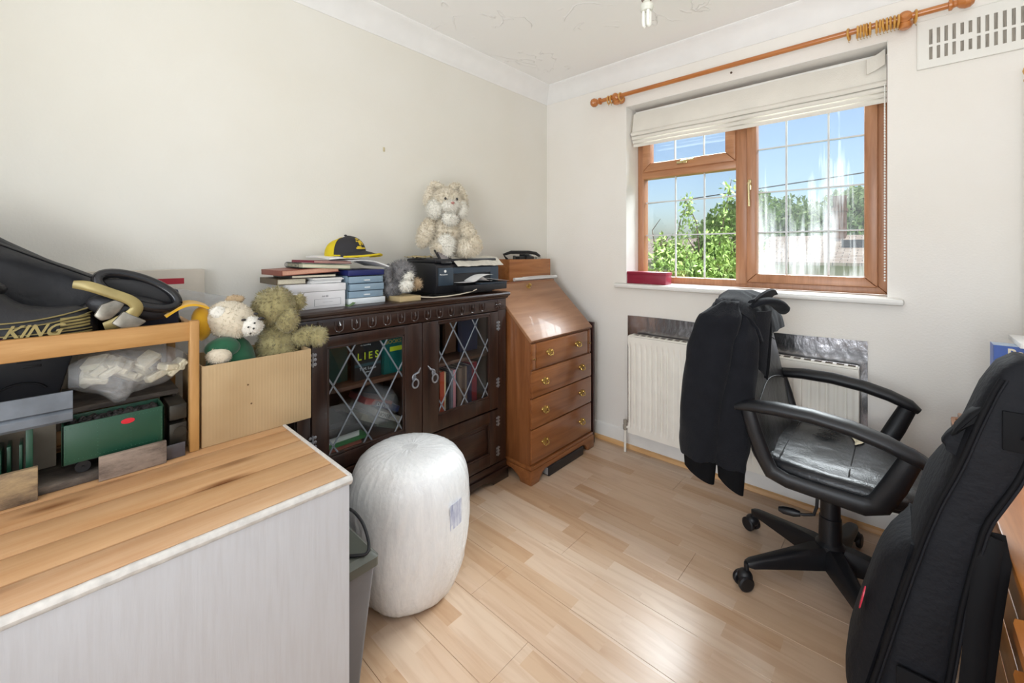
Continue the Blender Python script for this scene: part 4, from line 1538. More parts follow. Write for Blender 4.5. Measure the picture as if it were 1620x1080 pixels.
obj('cover', B().box(-.085, .095, -.1, .09, -.004, -.002, M=M_).box(-.085, .095, -.1, .09, .010, .012, M=M_), mat('sage_card', '7f8a74', 0.6), nb, 0)
obj('pages', B().box(-.083, .093, -.095, .088, -.002, .010, M=M_), mat('pages_cream', 'd9d3b8', 0.9), nb, 0)
for k in range(12):
    p0 = M_ @ Vector((-.075 + .0145 * k, -.1, 0.004))
    obj('wire_loop', B().tube([p0 + Vector((0, 0.009 * math.cos(a), 0.011 * math.sin(a))) for a in [2 * PI * q / 10 for q in range(11)]], 0.001, 5), M_BLACK, nb)
z += 0.015
M_ = Matrix.Translation((0.16, -1.70, z)) @ Euler((-0.04, 0, 0.08)).to_matrix().to_4x4()
book('crimson paperback near the top of the pile', -.09, .09, -.09, .07, 0.0, .010, '7d1f33', 'l', 'pile on the paper box', M=M_, pagecol='dcb7a8')
z += 0.012


def mag(y0, y1, zc, droop, x0, x1, col, label, th=0.004, curl=0.0):
    def f(u, v):
        yy = y0 + (y1 - y0) * u
        xx = x0 + (x1 - x0) * v
        return (xx, yy, zc - droop * u * u + 0.004 * math.sin(PI * u * 1.3) + 0.003 * mnoise.noise(Vector((u * 3, v * 3, zc * 50))) - curl * (v ** 3))
    t = thing('magazine', label, 'magazine', ((x0 + x1) / 2, (y0 + y1) / 2, zc - droop), 'pile on the paper box')
    obj('leaves', B().grid(f, 14, 6, th), M_PAPER, t, 60)
    obj('cover', B().grid(lambda u, v: Vector(f(u, v)) + Vector((0, 0, 0.0006)), 14, 6, 0.0005), mat('cover_' + col, col, 0.3, 0.35, 9, col2='d9dde0'), t, 60)
    return t


mag(-1.73, -1.545, z + .010, 0.006, 0.05, 0.275, '2f3345', 'dark-covered magazine bridging the pile and the plastic drawers', 0.005, 0.006)
mag(-1.64, -1.475, z - .003, 0.024, 0.07, 0.285, '8fb4cc', 'pale blue magazine lying on the plastic drawers', 0.005, 0.002)
TOPZ = z + .014

# plastic drawer tower
dt = thing('drawer_tower', 'small clear plastic drawer tower with a navy top', 'drawer unit', (0.18, -1.575, CZ))
M_CLEARB = mat('frosted_blue_plastic', 'a9c3d6', 0.25, 0.05, trans=0.35)
M_NAVY = mat('navy_plastic', '232a63', 0.35, 0.05)
M_MILK = mat('milky_plastic', 'dfe4e6', 0.35, 0.04)
DY0, DY1, DX0, DX1 = -1.652, -1.490, 0.06, 0.272
obj('base', B().box(DX0, DX1 + .004, DY0, DY1 + .003, CZ + .0005, 1.036, 0.003), M_MILK, dt)
obj('side', B().box(DX0, DX1 - .01, DY0, DY0 + .003, 1.034, 1.128, 0.001), M_CLEARB, dt)
obj('side', B().box(DX0, DX1 - .01, DY1 - .003, DY1, 1.034, 1.128, 0.001), M_CLEARB, dt)
for k in range(3):
    z0 = 1.038 + k * 0.030
    dr = obj('drawer', B().box(DX0 + .004, DX1 - (.002 if k != 1 else -.006), DY0 + .005, DY1 - .005, z0, z0 + 0.027, 0.002), M_CLEARB, dt)
    obj('grip', B().box(DX1 - .002, DX1 + .008, -1.585, -1.56, z0 + .009, z0 + .014, 0.001), M_MILK, dr)
obj('top_tray', B().box(DX0, DX1, DY0, DY1, 1.129, 1.152, 0.003), M_NAVY, dt)
obj('sticker', B().box(0.10, 0.19, DY0 - .0006, DY0 - .0001, 1.05, 1.09), mat('blue_sticker', '4f86ad', 0.4, 0.3, 20), dt, 0)
lf_ = thing('leaflet', 'green printed leaflet tucked beside the drawer tower', 'leaflet', (0.27, -1.663, CZ))
obj('sheet', B().grid(lambda u, v: (0.20 + .1 * u, -1.665 + .03 * v - .0, CZ + .001 + .012 * v * v), 6, 4, 0.001), mat('leaflet_green', '6d8f52', 0.5, 0.3, 20), lf_, 60)

# baseball cap
cpz = TOPZ + 0.001
cap_ = thing('baseball_cap', 'black and yellow baseball cap on top of the magazines', 'cap', (0.19, -1.60, cpz))
M_CAPB = mat('cap_black', '2a282b', 0.8, 0.08, 30, bump=0.1, bscale=300)
M_CAPY = mat('cap_yellow', 'd8bf12', 0.75, 0.08, 30, bump=0.1, bscale=300)
HEAD = R(28)     # direction the peak points: towards +Y, a little to the room
CM = Matrix.Translation((0.185, -1.625, cpz)) @ Matrix.Rotation(HEAD, 4, 'Z')


def crown(a, ph):
    """a: angle round the head (0 = peak), ph: 0 rim .. 1 top"""
    r = 0.080 * math.cos(ph * PI / 2) ** 0.75
    hgt = 0.088 * math.sin(ph * PI / 2) ** 0.9
    k = 1.08 + 0.08 * math.cos(a)
    sag = -0.014 * (1 - math.cos(a)) * ph * 0.8
    return Vector((r * k * math.cos(a) - 0.012 * ph * (1 - math.cos(a)) * 0, r * 0.95 * math.sin(a), hgt + sag))


obj('front_panels', B().grid(lambda u, v: CM @ crown(R(-88 + 176 * u), v * 0.985), 20, 10, 0.0025), M_CAPB, cap_, 70)
obj('rear_panels', B().grid(lambda u, v: CM @ crown(R(88 + 184 * u), v * 0.985), 20, 10, 0.0025), M_CAPY, cap_, 70)
obj('button', B().ell(CM @ crown(0, 0.99), (0.006, 0.006, 0.004), nu=10, nv=6), M_CAPB, cap_)


def peak(u, v, ex=0.0):
    a = R(-70 + 140 * u)
    p = crown(a, 0.0)
    L = (0.072 + ex) * max(0.0, math.cos(a * 1.08)) ** 0.6
    q = p + Vector((L * v, 0.08 * v * math.sin(a) * 0.25, 0))
    q.z = 0.006 - 0.016 * v - 0.35 * q.y * q.y / 0.08 * v + 0.004
    q.z = max(q.z, -0.002)
    q.z += 0.012 * (1 - abs(math.sin(a)))
    return CM @ q


obj('peak', B().grid(peak, 22, 8, 0.003), M_CAPB, cap_, 70)
obj('peak_edge', B().tube([peak(k / 30, 1.0) for k in range(31)], 0.0042, 8), M_CAPY, cap_)
obj('rim_piping', B().tube([CM @ (crown(R(-88 + 176 * k / 24), 0.0) + Vector((0.0015, 0, .004))) for k in range(25)], 0.0032, 6), M_CAPY, cap_)
obj('seam_piping', B().tube([CM @ (crown(R(-88), v / 10 * .98) * 1.01) for v in range(11)], 0.0016, 6), M_CAPY, cap_)
em = B()
for q in ((-16, 0.30, 10, 0.05), (-6, 0.38, 5, 0.18), (3, 0.52, 6, 0.07), (-8, 0.62, 9, 0.07), (-1, 0.45, 4, 0.10), (8, 0.40, 4, 0.12), (-14, 0.52, 4, 0.05)):
    a0, v0, da, dv = q
    em.grid(lambda u, v: CM @ (crown(R(a0 - 6 + da * 1.5 * u), v0 - .06 + dv * v) * 1.012), 4, 4, 0.0012)
em.grid(lambda u, v: CM @ (crown(R(-26 + 40 * u), .20 + .05 * v) * 1.012), 8, 3, 0.0012)
obj('emblem', em, mat('emblem_yellow', 'e2c22a', 0.6), cap_, 70)

# ================================================================== plush toys
def plush(root, pieces, m, fur, dens, seed=0, width=0.0014):
    """each piece: (name, centre, radii, rot[, material]) -> a furry part of its own"""
    out = {}
    for i, pc in enumerate(pieces):
        nm, c, r, rot = pc[:4]
        mm = pc[4] if len(pc) > 4 else m
        b = B().ell(c, r, rot, 20, 14, 0.006, seed + i, 30)
        ar = 4 * PI * ((r[0] * r[1]) ** 1.6 / 3 + (r[0] * r[2]) ** 1.6 / 3 + (r[1] * r[2]) ** 1.6 / 3) ** (1 / 1.6)
        b.fur(int(ar * dens), fur, seed + i, width)
        out[nm + str(i)] = obj(nm, b, mm, root, 180)
    return out


M_BUN = mat('bunny_plush', 'e2d9c8', 0.95, 0.06, 14, sheen=0.3, col2='d0c3ab')
M_BUNW = mat('bunny_white_plush', 'e9e5da', 0.95, 0.04, 14, sheen=0.4)
M_PINK = mat('pink_nose', 'b9837b', 0.6, 0.05)
M_EYE = mat('black_bead', '141210', 0.12, 0.02, spec=0.8)

# printer
M_PRN = mat('printer_black', '1c1c20', 0.38, 0.06)
M_PRG = mat('printer_slate', '37434f', 0.3, 0.06)
pr = thing('printer', 'black all-in-one printer on the right end of the cabinet top', 'printer', (0.15, -1.0, CZ))
QX0, QX1, QY0, QY1, QZ = 0.025, 0.285, -1.222, -0.80, CZ
bd = B().prism([(QX0, QZ + .012), (QX1 - .01, QZ + .012), (QX1, QZ + .05), (QX1 - .004, QZ + .145), (QX1 - .02, QZ + .16), (QX0 + .02, QZ + .165), (QX0, QZ + .14)], 'y', QY0, QY1, 0.006)
obj('body', bd, M_PRN, pr)
obj('base_feet', B().box(QX0 + .02, QX1 - .03, QY0 + .02, QY1 - .02, QZ + .0005, QZ + .014), M_PRN, pr)
fpn = B()
fx0, fx1 = QX1 - .004, QX1 + .004
fpn.box(fx0, fx1, QY0 + .012, -1.12, QZ + .052, QZ + .138, 0.002)
fpn.box(fx0, fx1, -0.865, QY1 - .004, QZ + .052, QZ + .138, 0.002)
fpn.box(fx0, fx1, -1.122, -0.863, QZ + .108, QZ + .138, 0.002)
obj('front_panel', fpn, M_PRG, pr)
obj('paper_slot', B().box(QX1 - .001, QX1 + .0005, -1.12, -0.865, QZ + .055, QZ + .106), M_BLACK, pr)
obj('output_tray', B().box(QX1 - .01, QX1 + .06, -1.10, QY1 + .005, QZ + .018, QZ + .05, 0.004), M_PRN, pr)
obj('tray_lip', B().box(QX1 + .02, QX1 + .062, -0.99, QY1 + .004, QZ + .05, QZ + .058, 0.002), M_PRG, pr)
obj('lid', B().box(QX0 + .004, QX1 - .012, QY0 + .004, QY1 - .004, QZ + .162, QZ + .182, 0.006), M_PRN, pr)
ctrl = B().box(-.045, .045, -.034, .034, -.004, .004, 0.003, M=Matrix.Translation((QX1 - .035, -1.155, QZ + .192)) @ Euler((0, R(48), 0)).to_matrix().to_4x4())
obj('control_panel', ctrl, M_PRN, pr)
obj('screen', B().box(-.026, .026, -.022, .022, .004, .0048, M=Matrix.Translation((QX1 - .035, -1.155, QZ + .192)) @ Euler((0, R(48), 0)).to_matrix().to_4x4()), mat('grey_screen', '8f8889', 0.2), pr)
obj('maker_mark', B().lathe([(0, 0), (0.007, 0), (0.007, .0006), (0, .0006)], (fx1, -1.172, QZ + .122), 16, 'x'), M_PAPER, pr)
text('maker_lettering', 'Photosmart', 0.010, TXT((fx1 + .0003, -1.205, QZ + .103)), M_PAPER, pr)
# papers in the tray
pt = thing('printed_sheet', 'curled printed sheets in the printer output tray', 'paper', (QX1 + .03, -0.95, QZ + .058))
obj('sheet', B().grid(lambda u, v: (QX1 - .01 + .09 * u, -1.115 + .19 * v, QZ + .064 + .022 * math.exp(-((v - .62) / .16) ** 2) + .004 * u), 6, 20, 0.0006), M_PAPER, pt, 60)
obj('sheet', B().grid(lambda u, v: (QX1 + .0 + .08 * u, -1.05 + .13 * v, QZ + .070 + .030 * v + .01 * math.sin(PI * v)), 6, 14, 0.0006), M_PAPER, pt, 60)
obj('sheet', B().grid(lambda u, v: (QX1 - .005 + .085 * u, -0.965 + .165 * v, QZ + .080 - .02 * v + .002 * u), 6, 10, 0.0006), M_PAPER, pt, 60)
# newspaper and cloth over the lid
nwp = B().grid(lambda u, v: (0.10 + 0.205 * u, -1.105 + 0.325 * v, QZ + .190 - 0.045 * max(0, u - .72) / .28 * (1 if u > .72 else 0) + .005 * mnoise.noise(Vector((u * 5, v * 7, 2)))), 14, 18, 0.0015)
tag(obj('newspaper', nwp, mat('newsprint', 'd6d0c2', 0.85, 0.1, 60, stretch=(1, 1, 1)), None, 60), 'folded newspaper draped over the printer lid', 'newspaper')
clb = B().grid(lambda u, v: (0.03 + 0.14 * u, -1.235 + 0.11 * v, QZ + .188 + .010 * mnoise.noise(Vector((u * 8, v * 6, 5))) + .003), 14, 12, 0.002)
tag(obj('cloth', clb, mat('beige_cloth', 'c9b689', 0.9, 0.1), None, 60), 'crumpled beige cloth on the printer left of the rabbit', 'cloth')
tag(obj('white_cable', B().tube([(0.318, -1.345, CZ + .014), (0.326, -1.27, CZ + .006), (0.334, -1.2, CZ + .006), (0.338, -1.12, CZ + .01), (0.340, -1.05, CZ + .018), (0.348, -1.02, CZ + .028)], 0.0028, 8), mat('cream_cable', 'd8cdb8', 0.5)), 'cream cable looping in front of the printer', 'cable')

# plush rabbit
BX, BY_, BZ = 0.165, -1.065, QZ + .193
bn = thing('plush_rabbit', 'cream plush rabbit sitting on the printer', 'soft toy', (BX, BY_, BZ))
fw = Vector((0.93, -0.37, 0)).normalized()          # facing into the room
lt = Vector((-fw.y, fw.x, 0))                       # its left (towards the window)


def bp_(f, l, u):
    v = (fw * f + lt * l) * 1.08
    return (BX + v.x, BY_ + v.y, BZ + u * 1.04)


YAW = math.atan2(fw.y, fw.x)
plush(bn, [
    ('body', bp_(-.01, 0, .105), (.072, .085, .105), (0, 0, YAW)),
    ('head', bp_(.0, .0, .268), (.074, .084, .080), (0, 0, YAW)),
    ('muzzle', bp_(.056, .0, .248), (.034, .046, .034), (0, 0, YAW), M_BUNW),
    ('cheek', bp_(.024, -.062, .236), (.036, .040, .052), (R(-8), 0, YAW), M_BUNW),
    ('cheek', bp_(.024, .064, .238), (.034, .034, .046), (R(8), 0, YAW), M_BUNW),
    ('chest_tuft', bp_(.055, .0, .185), (.022, .040, .036), (0, 0, YAW), M_BUNW),
    ('arm', bp_(.020, -.105, .115), (.036, .040, .080), (R(-22), R(-10), YAW)),
    ('arm', bp_(.040, .095, .120), (.036, .038, .074), (R(25), R(-18), YAW)),
    ('leg', bp_(.05, -.045, .043), (.07, .045, .045), (0, 0, YAW - .2)),
    ('leg', bp_(.055, .070, .043), (.07, .045, .045), (0, 0, YAW + .5)),
    ('foot', bp_(.095, -.030, .055), (.028, .042, .054), (0, 0, YAW - .1), M_BUNW),
    ('foot', bp_(.085, .110, .055), (.032, .042, .052), (0, 0, YAW + .6), M_BUN),
    ('ear', bp_(-.01, -.040, .352), (.018, .040, .018), (R(-20), 0, YAW)),
    ('ear', bp_(-.015, -.082, .305), (.015, .022, .060), (R(-20), 0, YAW)),
    ('ear', bp_(-.01, .040, .352), (.018, .042, .018), (R(25), 0, YAW)),
    ('ear', bp_(-.005, .086, .300), (.015, .020, .066), (R(14), 0, YAW)),
], M_BUN, 0.016, 60000, 20)
for l_ in (-.028, .028):
    obj('eye', B().ell(bp_(.074, l_, .280), (.006, .006, .007), nu=12, nv=8), M_EYE, bn)
obj('nose', B().ell(bp_(.099, .0, .258), (.007, .010, .007), nu=12, nv=8), M_PINK, bn)

# grey plush dog
DXc, DYc = 0.255, -1.415
dg = thing('plush_dog', 'small grey shaggy plush dog between the drawer tower and the printer', 'soft toy', (DXc, DYc, CZ))
M_DOG = mat('dog_grey_plush', '8c8a8a', 0.95, 0.3, 40, sheen=0.3, col2='4f4d50')
M_DOGT = mat('dog_tan_plush', 'b39a78', 0.95, 0.06, sheen=0.3)
plush(dg, [('body', (DXc - .02, DYc - .015, CZ + .065), (.042, .05, .066), (0, 0, 0)),
           ('head', (DXc + .012, DYc + .012, CZ + .118), (.044, .05, .046), (0, 0, 0)),
           ('muzzle', (DXc + .048, DYc + .022, CZ + .096), (.022, .024, .02), (0, 0, 0), M_BUNW),
           ('ear', (DXc + .01, DYc - .05, CZ + .11), (.02, .016, .044), (0, 0, 0)),
           ('ear', (DXc + .01, DYc + .062, CZ + .105), (.02, .014, .035), (0, 0, 0)),
           ('foot', (DXc + .055, DYc + .012, CZ + .058), (.026, .025, .022), (0, 0, 0), M_BUNW),
           ('foot', (DXc + .035, DYc + .070, CZ + .058), (.030, .022, .024), (0, 0, .5), M_DOGT)], M_DOG, 0.016, 52000, 60)
obj('eye', B().ell((DXc + .053, DYc + .002, CZ + .122), (.004,) * 3, nu=8, nv=6), M_EYE, dg)
obj('eye', B().ell((DXc + .050, DYc + .036, CZ + .122), (.004,) * 3, nu=8, nv=6), M_EYE, dg)
tag(obj('card_pad', B().box(0.20, 0.335, -1.452, -1.345, CZ + .0005, CZ + .022, 0.002), mat('kraft_pad', 'b9a379', 0.7)), 'small buff note pad under the plush dog', 'note pad')
for o in (dg,):
    o.location.z += 0.012

# ================================================================== bureau
M_MAH = wood('mahogany', '9a6238', '74421f', 'y', 0.28, 0.9, bump=0.03, coat=0.35)
M_MAHZ = wood('mahogany_upright', '8f5a34', '6c3d1d', 'z', 0.3, 0.9, bump=0.03, coat=0.3)
M_FALL = wood('mahogany_fall', 'ab7d5a', '8c5f40', 'y', 0.42, 0.8, bump=0.03, coat=0.1)
M_BR = mat('antique_brass', 'c9a860', 0.3, 0.15, 80, metal=0.9)
UX, UY0, UY1 = 0.482, -0.760, -0.172
bu = thing('bureau', 'mahogany drop-front bureau with brass handles in the corner', 'bureau', (0.25, -0.47, 0))
side = [(0.01, 0.092), (UX - .004, 0.092), (UX - .004, 0.752), (0.185, 1.028), (0.01, 1.028)]
obj('side_panel', B().prism(side, 'y', UY0, UY0 + .018, 0.0015), M_MAHZ, bu)
obj('side_panel', B().prism(side, 'y', UY1 - .018, UY1, 0.0015), M_MAHZ, bu)
obj('back_panel', B().box(0.01, 0.016, UY0 + .01, UY1 - .01, 0.1, 1.02), M_MAHZ, bu)
obj('top_board', B().box(0.008, 0.192, UY0 - .004, UY1 + .004, 1.026, 1.044, 0.004), M_MAH, bu)
A_, Z_ = Vector((0.187, 0, 1.040)), Vector((UX + .012, 0, 0.757))
dv = (Z_ - A_).normalized()
nv_ = Vector((-dv.z, 0, dv.x))
if nv_.z < 0:
    nv_ = -nv_
Mf = frame(A_, dv, (0, 1, 0), dv.cross(Vector((0, 1, 0))))
Lf = (Z_ - A_).length
sgn = 1 if (Mf @ Vector((0, 0, 1)) - Mf @ Vector((0, 0, 0))).z > 0 else -1
fall = obj('fall_front', B().box(0, Lf, UY0 - .003, UY1 + .003, -0.018 * (sgn > 0), 0.018 * (sgn < 0), 0.004, M=Mf), M_FALL, bu)
kn = B().lathe([(0.0, 0), (0.016, 0), (0.016, 0.002), (0.006, 0.004), (0.005, 0.014), (0.011, 0.018), (0.011, 0.023), (0.0, 0.026)], (0, 0, 0), 16)
kn.xf(frame(A_ + dv * 0.045 + Vector((0, -0.470, 0)), dv, (0, 1, 0), Vector(nv_)))
obj('knob', kn, M_BR, fall, label='brass knob')
obj('carcass', B().box(0.016, UX - .008, UY0 + .016, UY1 - .016, 0.095, 0.745), M_MAHZ, bu)
obj('upper_carcass', B().prism([(0.016, 0.745), (UX - .03, 0.745), (0.18, 1.018), (0.016, 1.018)], 'y', UY0 + .017, UY1 - .017), M_MAHZ, bu)


def bail(parent, y, z, x):
    b = B()
    pl = [(-.030, .006), (-.024, .013), (-.012, .009), (-.006, .017), (.006, .017), (.012, .009), (.024, .013), (.030, .006), (.026, -.004), (.016, -.010), (.010, -.018), (-.010, -.018), (-.016, -.010), (-.026, -.004)]
    b.prism([(y + p, z + q) for p, q in pl], 'x', x, x + .002)
    for s in (-1, 1):
        b.lathe([(0.006, 0), (0.004, .004), (0.005, .009), (0.0, .012)], (x + .002, y + s * .021, z + .003), 10, 'x')
    b.tube([(x + .008, y - .021, z + .002), (x + .014, y - .02, z - .010), (x + .017, y - .011, z - .016), (x + .018, y, z - .013), (x + .017, y + .011, z - .016), (x + .014, y + .02, z - .010), (x + .008, y + .021, z + .002)], [.0025, .003, .0035, .004, .0035, .003, .0025], 8)
    obj('bail_handle', b, M_BR, parent, label='brass swan-neck handle')


dz = [(0.103, 0.282), (0.288, 0.445), (0.451, 0.592), (0.602, 0.738)]
for k, (z0, z1) in enumerate(dz):
    ya, yb = (UY0 + .004, UY1 - .004) if k < 3 else (UY0 + .045, UY1 - .045)
    d_ = obj('drawer', B().box(UX - .012, UX + .006, ya, yb, z0, z1, 0.004), M_MAH, bu)
    for y in ((ya + .11), (yb - .11)):
        bail(d_, y, (z0 + z1) / 2 + .005, UX + .006)
    if k == 3:
        for y in (UY0 + .006, UY1 - .040):
            s_ = obj('lopers', B().box(UX - .012, UX + .003, y, y + .034, z0, z1, 0.002), M_MAH, bu)
            obj('small_knob', B().lathe([(0.004, 0), (0.003, .006), (0.005, .010), (0, .013)], (UX + .003, y + .017, z0 + .055), 10, 'x'), M_BR, s_)
# moulded base with bracket feet
base = B().box(0.012, UX + .012, UY0 - .008, UY1 + .008, 0.075, 0.096, 0.006)
obj('base_moulding', base, M_MAH, bu)
ft = [(UY0 - .012, .001), (UY0 + .055, .001), (UY0 + .060, .022), (UY0 + .075, .030), (UY0 + .085, .045), (UY0 + .11, .055), (UY1 - .11, .055), (UY1 - .085, .045), (UY1 - .075, .030), (UY1 - .06, .022), (UY1 - .055, .001), (UY1 + .012, .001), (UY1 + .010, .076), (UY0 - .010, .076)]
obj('bracket_foot', B().prism(ft, 'x', UX - .006, UX + .014, 0.002), M_MAH, bu)
fs = [(0.012, .001), (0.07, .001), (.075, .022), (.09, .035), (.13, .055), (.36, .055), (.40, .035), (.415, .022), (.42, .001), (UX + .012, .001), (UX + .010, .076), (0.012, .076)]
obj('bracket_foot', B().prism(fs, 'y', UY0 - .012, UY0 + .006, 0.002), M_MAH, bu)
obj('bracket_foot', B().prism(fs, 'y', UY1 - .006, UY1 + .012, 0.002), M_MAH, bu)
tag(obj('dark_panel', B().box(0.10, 0.470, -0.128, -0.105, 0.001, 0.775, 0.003), mat('dark_mahogany_panel', '3a1f1a', 0.35, 0.1, 10)), 'dark wooden panel slotted between the bureau and the window wall', 'panel')
bx2 = B().box(0.30, 0.505, -0.63, -0.29, 0.001, 0.052, 0.004)
o = tag(obj('black_box', bx2, mat('black_plastic_case', '1a1a1e', 0.4, 0.05)), 'flat black plastic box pushed under the bureau', 'box')
obj('silver_end', B().box(0.31, 0.498, -0.633, -0.6305, 0.008, 0.046, 0.001), mat('silver_end', 'b8b8ba', 0.3, 0.05, metal=0.6), o)

# wooden tray box on the bureau
M_TRAY = wood('tray_wood', 'b97c48', '8f5528', 'y', 0.35, 0.9)
wb_ = thing('wooden_tray', 'open wooden box of black camera gear on the bureau top', 'box', (0.09, -0.37, 1.0445))
TX0_, TX1_, TY0_, TY1_ = 0.012, 0.158, -0.575, -0.165
obj('front', B().box(TX1_ - .009, TX1_, TY0_, TY1_, 1.0445, 1.178, 0.0015), M_TRAY, wb_)
obj('back', B().box(TX0_, TX0_ + .009, TY0_, TY1_, 1.0445, 1.178, 0.0015), M_TRAY, wb_)
obj('end', B().box(TX0_ + .009, TX1_ - .009, TY0_, TY0_ + .009, 1.0445, 1.178, 0.001), M_TRAY, wb_)
obj('end', B().box(TX0_ + .009, TX1_ - .009, TY1_ - .009, TY1_, 1.0445, 1.178, 0.001), M_TRAY, wb_)
obj('bottom', B().box(TX0_ + .009, TX1_ - .009, TY0_ + .009, TY1_ - .009, 1.0445, 1.052), M_TRAY, wb_)
cm = thing('camera', 'black camera with its strap up inside the wooden box', 'camera', (0.085, -0.33, 1.0525))
obj('body', B().box(0.055, 0.115, -0.43, -0.285, 1.0525, 1.196, 0.006), M_BLACK, cm)
obj('dial', B().lathe([(0.014, 1.196), (0.014, 1.206), (0, 1.207)], (0.085, -0.30, 0), 16), mat('dull_steel', '8d9298'), cm)
obj('lens', B().lathe([(0.024, 0.115), (0.026, 0.132), (0.02, 0.134)], (0, -0.36, 1.175), 18, 'x'), M_BLACK, cm)
obj('flash', B().box(0.06, 0.11, -0.375, -0.325, 1.196, 1.21, 0.003), M_BLACK, cm)
obj('strap', B().tube([(0.085, -0.50, 1.06), (0.09, -0.525, 1.18), (0.095, -0.56, 1.207), (0.10, -0.50, 1.222), (0.105, -0.42, 1.222), (0.105, -0.33, 1.222), (0.10, -0.25, 1.214), (0.095, -0.205, 1.195), (0.085, -0.196, 1.15)], 0.011, 8, flat=0.22), M_BLACK, cm)
tag(obj('bottle', B().lathe([(0.016, 1.0525), (0.016, 1.17), (0.009, 1.18), (0.009, 1.2), (0, 1.201)], (0.10, -0.468, 0), 16), mat('bottle_black', '26231f', 0.3)), 'small dark bottle left of the camera in the wooden box', 'bottle')
tag(obj('pill_box', B().box(0.06, 0.12, -0.262, -0.218, 1.0525, 1.192, 0.003), mat('carton_mixed', '4c4a46', 0.5, 0.5, 60, col2='dcd8cc')), 'small printed carton at the right end of the wooden box', 'carton')
rl = thing('paper_roll', 'rolled white paper lying along the front of the bureau top', 'paper roll', (0.174, -0.36, 1.0445))
obj('roll', B().tube([(0.174, -0.55, 1.0555), (0.173, -0.40, 1.0555), (0.172, -0.12, 1.0555)], 0.0105, 14), M_PAPER, rl)
obj('loose_edge', B().grid(lambda u, v: (0.163 + .024 * u, -0.46 + .3 * v, 1.0665 + .003 * math.sin(3 * v) - .004 * u), 4, 8, 0.0006), M_PAPER, rl)

# ================================================================== wrapped pouffe
def wrap_mat():
    t = NT('stretch_wrap')
    v = t.coords((6, 6, 1.2))
    n = t.n('TexNoise')
    n.inputs['Scale'].default_value = 9
    n.inputs['Detail'].default_value = 8
    n.inputs['Roughness'].default_value = 0.7
    n.inputs['Distortion'].default_value = 1.2
    t.l(v, n.inputs['Vector'])
    vo = t.n('TexVoronoi')
    vo.feature = 'F1'
    vo.inputs['Scale'].default_value = 70
    t.l(t.coords(), vo.inputs['Vector'])
    ad = t.n('Math', operation='MULTIPLY_ADD', i1=0.30)
    t.l(vo.outputs['Distance'], ad.inputs[0])
    t.l(n.outputs[0], ad.inputs[2])
    t.l(t.ramp(n.outputs[0], [(0.3, 'e3e4e4'), (0.6, 'eeeeed'), (0.75, 'f5f5f4')]), t.b.inputs['Base Color'])
    t.b.inputs['Roughness'].default_value = 0.24
    t.b.inputs['Coat Weight'].default_value = 0.4
    t.b.inputs['Coat Roughness'].default_value = 0.12
    t.bump(ad.outputs[0], 0.32, 0.008)
    return t.m


PCX, PCY = 0.572, -1.562
pf = B()
prf = [(0.02, 0.003), (0.11, 0.001), (0.155, 0.008), (0.178, 0.04), (0.197, 0.10), (0.211, 0.18), (0.216, 0.26), (0.214, 0.34), (0.207, 0.41), (0.19, 0.455), (0.165, 0.482), (0.13, 0.496), (0.08, 0.503), (0.03, 0.504)]
PS = smooth_path([(a, 0, c) for a, c in prf], 5)
rings = []
for q_ in PS:
    r, h = max(q_.x, .003), max(q_.z, .001)
    rg = []
    top_ = max(0.0, (h - 0.40) / 0.1)
    for k in range(180):
        a = 2 * PI * k / 180
        c_, s_ = math.cos(a), math.sin(a)
        big = 0.032 * mnoise.noise(Vector((c_ * 1.8, s_ * 1.8, h * 3)))
        fine = 0.0065 * abs(mnoise.noise(Vector((a * 14 + 3 * mnoise.noise(Vector((h * 6, a * 2, 0))), h * 7, 3)))) + 0.0022 * mnoise.noise(Vector((a * 30, h * 16, 7)))
        edge = 0.004 * abs(mnoise.noise(Vector((a * 9 - r * 30, r * 12, 5)))) * top_
        rr_ = r * (1 + big) + (fine * (1 - .4 * top_) if 0.01 < h < 0.5 else 0)
        rg.append((PCX + rr_ * c_, PCY + rr_ * s_, h + (edge if h > .4 else 0)))
    rings.append(rg)
pf.loft(rings)
po = thing('wrapped_pouffe', 'round pouffe wrapped in clear stretch film and bubble wrap on the floor', 'pouffe', (PCX, PCY, 0))
obj('wrapped_body', pf, wrap_mat(), po, 60)
obj('shipping_label', B().grid(lambda u, v: (PCX + 0.2185 * math.cos(R(4 + 16 * u)), PCY + 0.2185 * math.sin(R(4 + 16 * u)), 0.28 + .085 * v), 6, 3, 0.0006), mat('label_paper', 'dcdfe6', 0.5, 0.12, 90, col2='8d93b5', stretch=(1, 1, .25)), po)

# ================================================================== bin
bi = thing('waste_bin', 'grey plastic bin with a dark lid between the bench and the pouffe', 'bin', (0.7, -1.895, 0))
M_BIN = mat('bin_grey', '6d6f74', 0.4, 0.05)
M_BINL = mat('bin_lid_grey', '55574f', 0.35, 0.05)


def rect(x0, x1, y0, y1, z, r=0.012, n=4):
    out = []
    for cx_, cy_, a0 in ((x1 - r, y1 - r, 0), (x0 + r, y1 - r, 90), (x0 + r, y0 + r, 180), (x1 - r, y0 + r, 270)):
        for k in range(n + 1):
            a = R(a0 + 90 * k / n)
            out.append((cx_ + r * math.cos(a), cy_ + r * math.sin(a), z))
    return out


